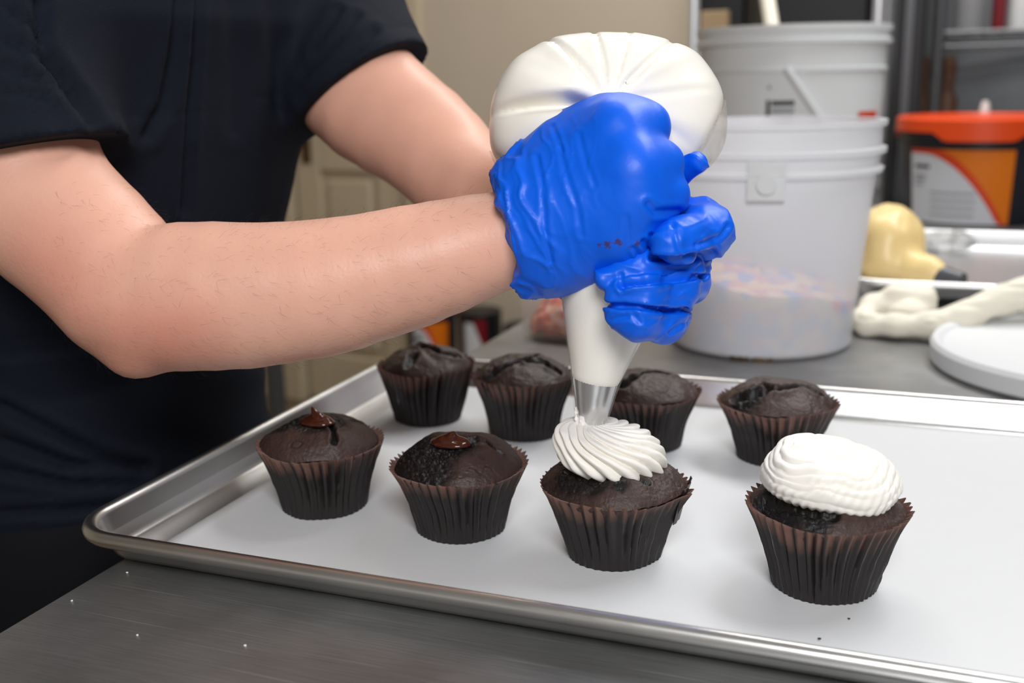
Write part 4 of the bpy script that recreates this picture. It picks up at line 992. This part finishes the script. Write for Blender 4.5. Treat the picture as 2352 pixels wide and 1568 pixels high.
# empty cloth piping bag, coiled, on the table
cb = tag(empty('empty_piping_bag', (.47, .79, 0)), 'twisted empty off-white piping bag curled on the steel table', 'piping bag')
def tp(px, py, Y, r): 
    ry = FW + RT * ((px - 1176) / FPX) - UP * ((py - 784) / FPX); p = CAM + ry * ((Y - CAM[1]) / ry[1]); p[2] = max(p[2], r); return (p, r)
coil = [tp(2130, 722, .825, .012), tp(2120, 690, .830, .015), tp(2065, 682, .832, .015), tp(2005, 706, .825, .014), tp(1978, 738, .80, .013), tp(1992, 764, .775, .013), tp(2060, 757, .768, .0145), tp(2140, 747, .772, .0155), tp(2210, 727, .782, .0155), tp(2290, 695, .80, .0160), tp(2370, 672, .82, .0195), tp(2460, 650, .83, .022)]
for i_ in (9, 10, 11): coil[i_][0][2] = max(coil[i_][0][2], .027 + coil[i_][1])
def fcb(P):
    d = chain(P, coil, .008); d = smin(d, ellip(P, tp(2085, 722, .812, .012)[0], (.024, .014, .017)), .008)
    d = smax(d, .0006 - P[:, 2], .003)
    return d + .0014 * noise(P * 40, 130) + .0012 * (1 - np.abs(noise(P * np.array([26, 60, 110]), 131)) * 2)
v, fc = surf(fcb, (.40, .73, -.004), (.68, .87, .12), .0026); child(mesh('bag_cloth', v, fc, M['cloth']), cb)

# round white lid
LC = (.660, .690, 0)
ld = tag(MB().lathe([(0, .004), (.13, .004), (.139, .001), (.158, .001), (.161, .004), (.162, .020), (.159, .0245), (.153, .0235), (.149, .0195), (.10, .0180), (.02, .0185), (0, .0185)], 80, LC, False).build('bucket_lid', M['hdpe']), 'round white bucket lid lying flat on the steel table', 'lid')

# clear tub of pink pieces
tc_ = (.105, .70, 0)
tub = tag(empty('clear_tub', tc_), 'clear plastic tub with pink and orange pieces behind the piping bag', 'tub')
v, f = rectloft((.058, .645, .168, .755), [(-.006, .001), (-.001, .004), (.004, .055), (.009, .058), (.009, .061), (.003, .061), (-.002, .006), (-.006, .004)], .016, 5); child(mesh('tub_body', v, f, M['clear'], None, True, 40), tub)
def fpk(P): return smax(smax(ellip(P, (.115, .70, .008), (.060, .062, .046)), np.maximum(np.maximum(.060 - P[:, 0], P[:, 0] - .166), np.maximum(.648 - P[:, 1], P[:, 1] - .752)), .006), .007 - P[:, 2], .003) + .0035 * noise(P * 110, 140)
v, fc = surf(fpk, (.05, .63, 0), (.18, .77, .07), .003); child(mesh('pink_pieces', v, fc, M['pinkcandy']), tub)['kind'] = 'stuff'

# low shelf with small pails against the back wall
def onwall(px, py, off):
    """floor-plan point seen at (px, py), off metres in front of the back wall"""
    ry = FW + RT * ((px - 1176) / FPX) - UP * ((py - 784) / FPX); n_ = WN; t = ((W0 + WN * off - CAM) @ n_) / (ry @ n_); return CAM + ry * t
p0 = onwall(992, 760, .22); p1 = onwall(1102, 740, .22); p2 = onwall(1200, 720, .22); zs = -.70
ls = tag(empty('low_shelf', (p1[0], p1[1], -.9)), 'low dark shelf against the beige wall left of the table', 'shelf')
child(MB().box((p1[0], p1[1], zs - .012), (.62, .30, .024), RW, .004).build('shelf_board', M['dgrey']), ls)
for sx in (-.28, .28):
    for sy in (-.12, .12):
        q_ = np.array([p1[0], p1[1], 0]) + WD * sx + WN * sy; child(MB().tube([(q_[0], q_[1], -.9), (q_[0], q_[1], zs - .01)], .012, 8).build('leg', M['black']), ls)
pail((p0[0], p0[1], zs), .086, .33, 'ingredient_pail', 'small dark pail with white and orange label seen under the forearm', M['orange'], M['navy'], .2)
cn_ = tag(empty('ingredient_can', (p1[0], p1[1], zs)), 'black can with a white label and red corner beside the small pail', 'can'); cc_ = (p1[0], p1[1], zs)
child(MB().lathe([(.068, 0), (.070, .004), (.070, .27), (.072, .275), (.070, .28), (0, .28)], 40, cc_).build('can_body', M['black']), cn_)
fa_ = face(cc_); arc_patch('label_ground', M['paper'], cn_, cc_, .070, fa_ - .75, fa_ + .25, .10, .25, .0006)
arc_patch('label_red_corner', M['red'], cn_, cc_, .070, fa_ - .35, fa_ + .27, .10, .26, .0012, None, lambda u: (min(.98, 1.0 - u * .75), 1))
gc = tag(empty('grey_canister', (p2[0], p2[1], zs)), 'plain grey canister at the right end of the low shelf', 'canister')
child(MB().lathe([(.055, 0), (.058, .004), (.058, .22), (.055, .224), (0, .224)], 36, (p2[0], p2[1], zs)).build('canister_body', M['grey']), gc)
child(MB().lathe([(.060, .224), (.060, .245), (.05, .25), (0, .25)], 36, (p2[0], p2[1], zs)).build('lid', M['black']), gc)
# grey pipe standing by the door side
pp = onwall(634, 900, .9); tag(MB().tube([(pp[0], pp[1], -.9), (pp[0], pp[1], -.894), (pp[0], pp[1], -.893), (pp[0], pp[1], .2)], [.06, .06, .026, .026], 16).build('floor_post', M['dgrey']), 'grey upright post rising beside the person near the door', 'post')

# wire rack behind the tall bucket
def rack(name, label, xs, ys, zsh, ztop, m_post, nwire=14):
    e = tag(empty(name, ((xs[0] + xs[1]) / 2, (ys[0] + ys[1]) / 2, -.9)), label, 'rack')
    for x in xs:
        for y in ys: child(MB().tube([(x, y, -.9), (x, y, ztop)], .0125, 12).build('post', m_post), e)
    for z in zsh:
        s = MB()
        for y in ys: s.tube([(xs[0], y, z), (xs[1], y, z)], .006, 6); s.tube([(xs[0], y, z - .03), (xs[1], y, z - .03)], .004, 6)
        for x in xs: s.tube([(x, ys[0], z), (x, ys[1], z)], .006, 6)
        for k in range(nwire):
            x = xs[0] + (xs[1] - xs[0]) * (k + .5) / nwire; s.tube([(x, ys[0], z + .004), (x, ys[1], z + .004)], .0025, 5)
        child(s.build('wire_shelf', m_post), e)
    return e
ra, rb_ = A(1594, 60, 2.60), A(2016, 60, 2.42)
yr0 = .5 * (ra[1] + rb_[1])
def atY(px, py, Y):
    ry = FW + RT * ((px - 1176) / FPX) - UP * ((py - 784) / FPX); return CAM + ry * ((Y - CAM[1]) / ry[1])
yr0 = 2.10; x0 = atY(1594, 60, yr0)[0]; x1 = atY(2016, 60, yr0)[0]
rack('wire_rack', 'chrome wire rack standing behind the tall white bucket', (x0, x1), (yr0, yr0 + .42), (-.45, .0, .36), 1.15, M['chrome'])
for px_, w_, h_, m_, lb in ((1660, .13, .20, M['black'], 'black crate at the left of the wire rack shelf'), (1885, .22, .24, M['black'], 'wide black crate at the right of the wire rack shelf')):
    p = atY(px_, 60, yr0 + .12); e = tag(empty('storage_crate', (p[0], yr0 + .2, .370)), lb, 'crate', 'crates on the wire rack')
    s = MB(); s.box((p[0], yr0 + .2, .374), (w_, .30, .008)); 
    for sy in (-1, 1): s.box((p[0], yr0 + .2 + sy * .147, .374 + h_ / 2), (w_, .006, h_))
    for sx in (-1, 1): s.box((p[0] + sx * (w_ / 2 - .003), yr0 + .2, .374 + h_ / 2), (.006, .30, h_))
    child(s.build('crate_walls', m_, None, False), e)
    s = MB()
    for sy in (-1, 1): s.box((p[0], yr0 + .2 + sy * .150, .374 + h_), (w_ + .014, .012, .014), None, .002)
    for sx in (-1, 1): s.box((p[0] + sx * (w_ / 2 + .001), yr0 + .2, .374 + h_), (.012, .30, .014), None, .002)
    child(s.build('crate_rim', M['dgrey']), e)
p = atY(1645, 30, yr0 + .03); e = tag(empty('cardboard_box', (p[0], yr0 + .02, .370)), 'small tan box in front of the left black crate', 'box')
child(MB().box((p[0], yr0 + .02, .402), (.062, .036, .062), None, .002).build('box_body', M['beige']), e); child(MB().box((p[0], yr0 + .02, .4332), (.062, .012, .001)).build('tape', M['greyink']), e)
# tall black baker's rack seen edge on
yk = 1.95; kx = atY(2078, 200, yk)[0]
bk = tag(empty('bakers_rack', (kx, yk + .25, -.9)), 'tall black baker rack upright with a grey strip right of the buckets', 'rack')
child(MB().box((kx, 2.05 + .1, .2), (.058, .03, 2.2), None, .004).build('upright', M['black']), bk); child(MB().box((kx, 2.55, .2), (.05, .03, 2.2), None, .004).build('upright', M['black']), bk)
child(MB().box((kx - .004, 2.132, .2), (.018, .006, 2.2), None, .001).build('upright_strip', M['dgrey']), bk)
for k in range(12): child(MB().box((kx, 2.35, -.8 + k * .18), (.02, .38, .018), None, .002).build('runner', M['dgrey']), bk)
# right-hand rack against the grey wall
yq = 2.30; xa = atY(2156, 100, yq)[0]
rack('dark_wire_rack', 'dark wire shelf against the grey wall above the orange pail', (xa, xa + .9), (yq, yq + .30), (-.5, 0.0, atY(2200, 75, yq)[2]), 1.2, M['dgrey'], 22)
zq = atY(2200, 75, yq)[2] + .0075
def item(px, w, h, m, name, label, cat, prof=None):
    p = atY(px, 60, yq + .12); c_ = (p[0], yq + .12, zq); e = tag(empty(name, c_), label, cat)
    child(MB().lathe(prof or [(0, 0), (w / 2, 0), (w / 2, h * .8), (w / 2 * .9, h * .86), (0, h * .86)], 28, c_, False).build('container_body', m), e)
    child(MB().lathe([(w / 2 * .93, h * .86), (w / 2 * .93, h), (0, h)], 24, c_, False).build('cap', M['hdpe']), e); return e
item(2228, .062, .16, M['grey'], 'grey_jar', 'grey jar on the dark shelf left of the red bottle', 'jar')
item(2292, .030, .15, M['red'], 'red_bottle', 'narrow dark red bottle on the dark shelf', 'bottle')
item(2345, .055, .15, M['hdpe'], 'white_jar', 'white jar at the frame edge on the dark shelf', 'jar')
for px_, r_, h0, lb in ((2128, .010, 130, 'thin dark wooden rolling pin leaning by the shelf post'), (2182, .016, 128, 'thick brown wooden rolling pin behind the shelf post')):
    p = atY(px_, h0, yq + .06); q_ = np.array([p[0], yq + .06, p[2]]); zb = .0075
    e = tag(empty('rolling_pin', (q_[0], q_[1], zb)), lb, 'rolling pin'); zz = q_[2]
    child(MB().lathe([(0, zb), (r_, zb), (r_ * 1.5, zb + .02), (r_ * 1.5, zz - .10), (r_, zz - .085)], 18, (q_[0], q_[1], 0), False).build('barrel', M['wood']), e)
    child(MB().lathe([(r_, zz - .085), (r_ * .8, zz - .07), (r_ * 1.1, zz - .03), (r_ * .9, zz - .004), (0, zz)], 16, (q_[0], q_[1], 0), False).build('handle', M['wood']), e)

# ------------------------------------------------------------------ crumbs and marks
M['crumb'] = mat('dark_crumb', srgb(46, 26, 24), .7); M['wcrumb'] = mat('white_crumb', srgb(226, 224, 218), .6); M['smear'] = mat('orange_food_smear', srgb(196, 112, 20), .35, var=.2, vscale=200)
def crumb(px, py, z, r, m, label, grp):
    ry = FW + RT * ((px - 1176) / FPX) - UP * ((py - 784) / FPX); p = CAM + ry * ((z - CAM[2]) / ry[2])
    v, fc = surf(lambda P: ellip(P, p + np.array([0, 0, r * .5]), (r * 1.1, r * .8, r * .6)) + r * .35 * noise(P / r * .9, 7), p - r * 2.2, p + r * 2.2, r * .35)
    tag(mesh('crumb', v, fc, m), label, 'crumb', grp)
crumb(1882, 1468, PZ, .0011, M['crumb'], 'dark brown crumb on the parchment in front of the frosted cupcake', 'crumbs')
crumb(1950, 1421, PZ, .0006, M['crumb'], 'tiny crumb on the parchment below the frosted cupcake', 'crumbs')
for (x_, y_), r_, lb in (((165, 1380), .0007, 'white crumb on the table nearest its left edge'), ((316, 1459), .0007, 'white crumb on bare steel in the lower left'), ((563, 1483), .0008, 'white crumb on bare steel right of the other white crumbs'), ((292, 1315), .0008, 'crumb on steel just below the pan corner')):
    crumb(x_, y_, .0, r_, M['wcrumb'], lb, 'white crumbs on the steel table')
ry = FW + RT * ((650 - 1176) / FPX) - UP * ((1331 - 784) / FPX); nrm = np.array([0, -.707, -.707]); sp_ = CAM + ry * (((np.array([0, .0122, .0117]) - CAM) @ nrm) / (ry @ nrm))
spots(M['alu'], [(sp_ + np.array([-.002, 0, 0]), .0036), (sp_ + np.array([.002, 0, .001]), .0034)], srgb(196, 112, 20)[:3] + (.95,), .2, 260, .5)
b_ = M['alu'].node_tree.nodes['Principled BSDF']
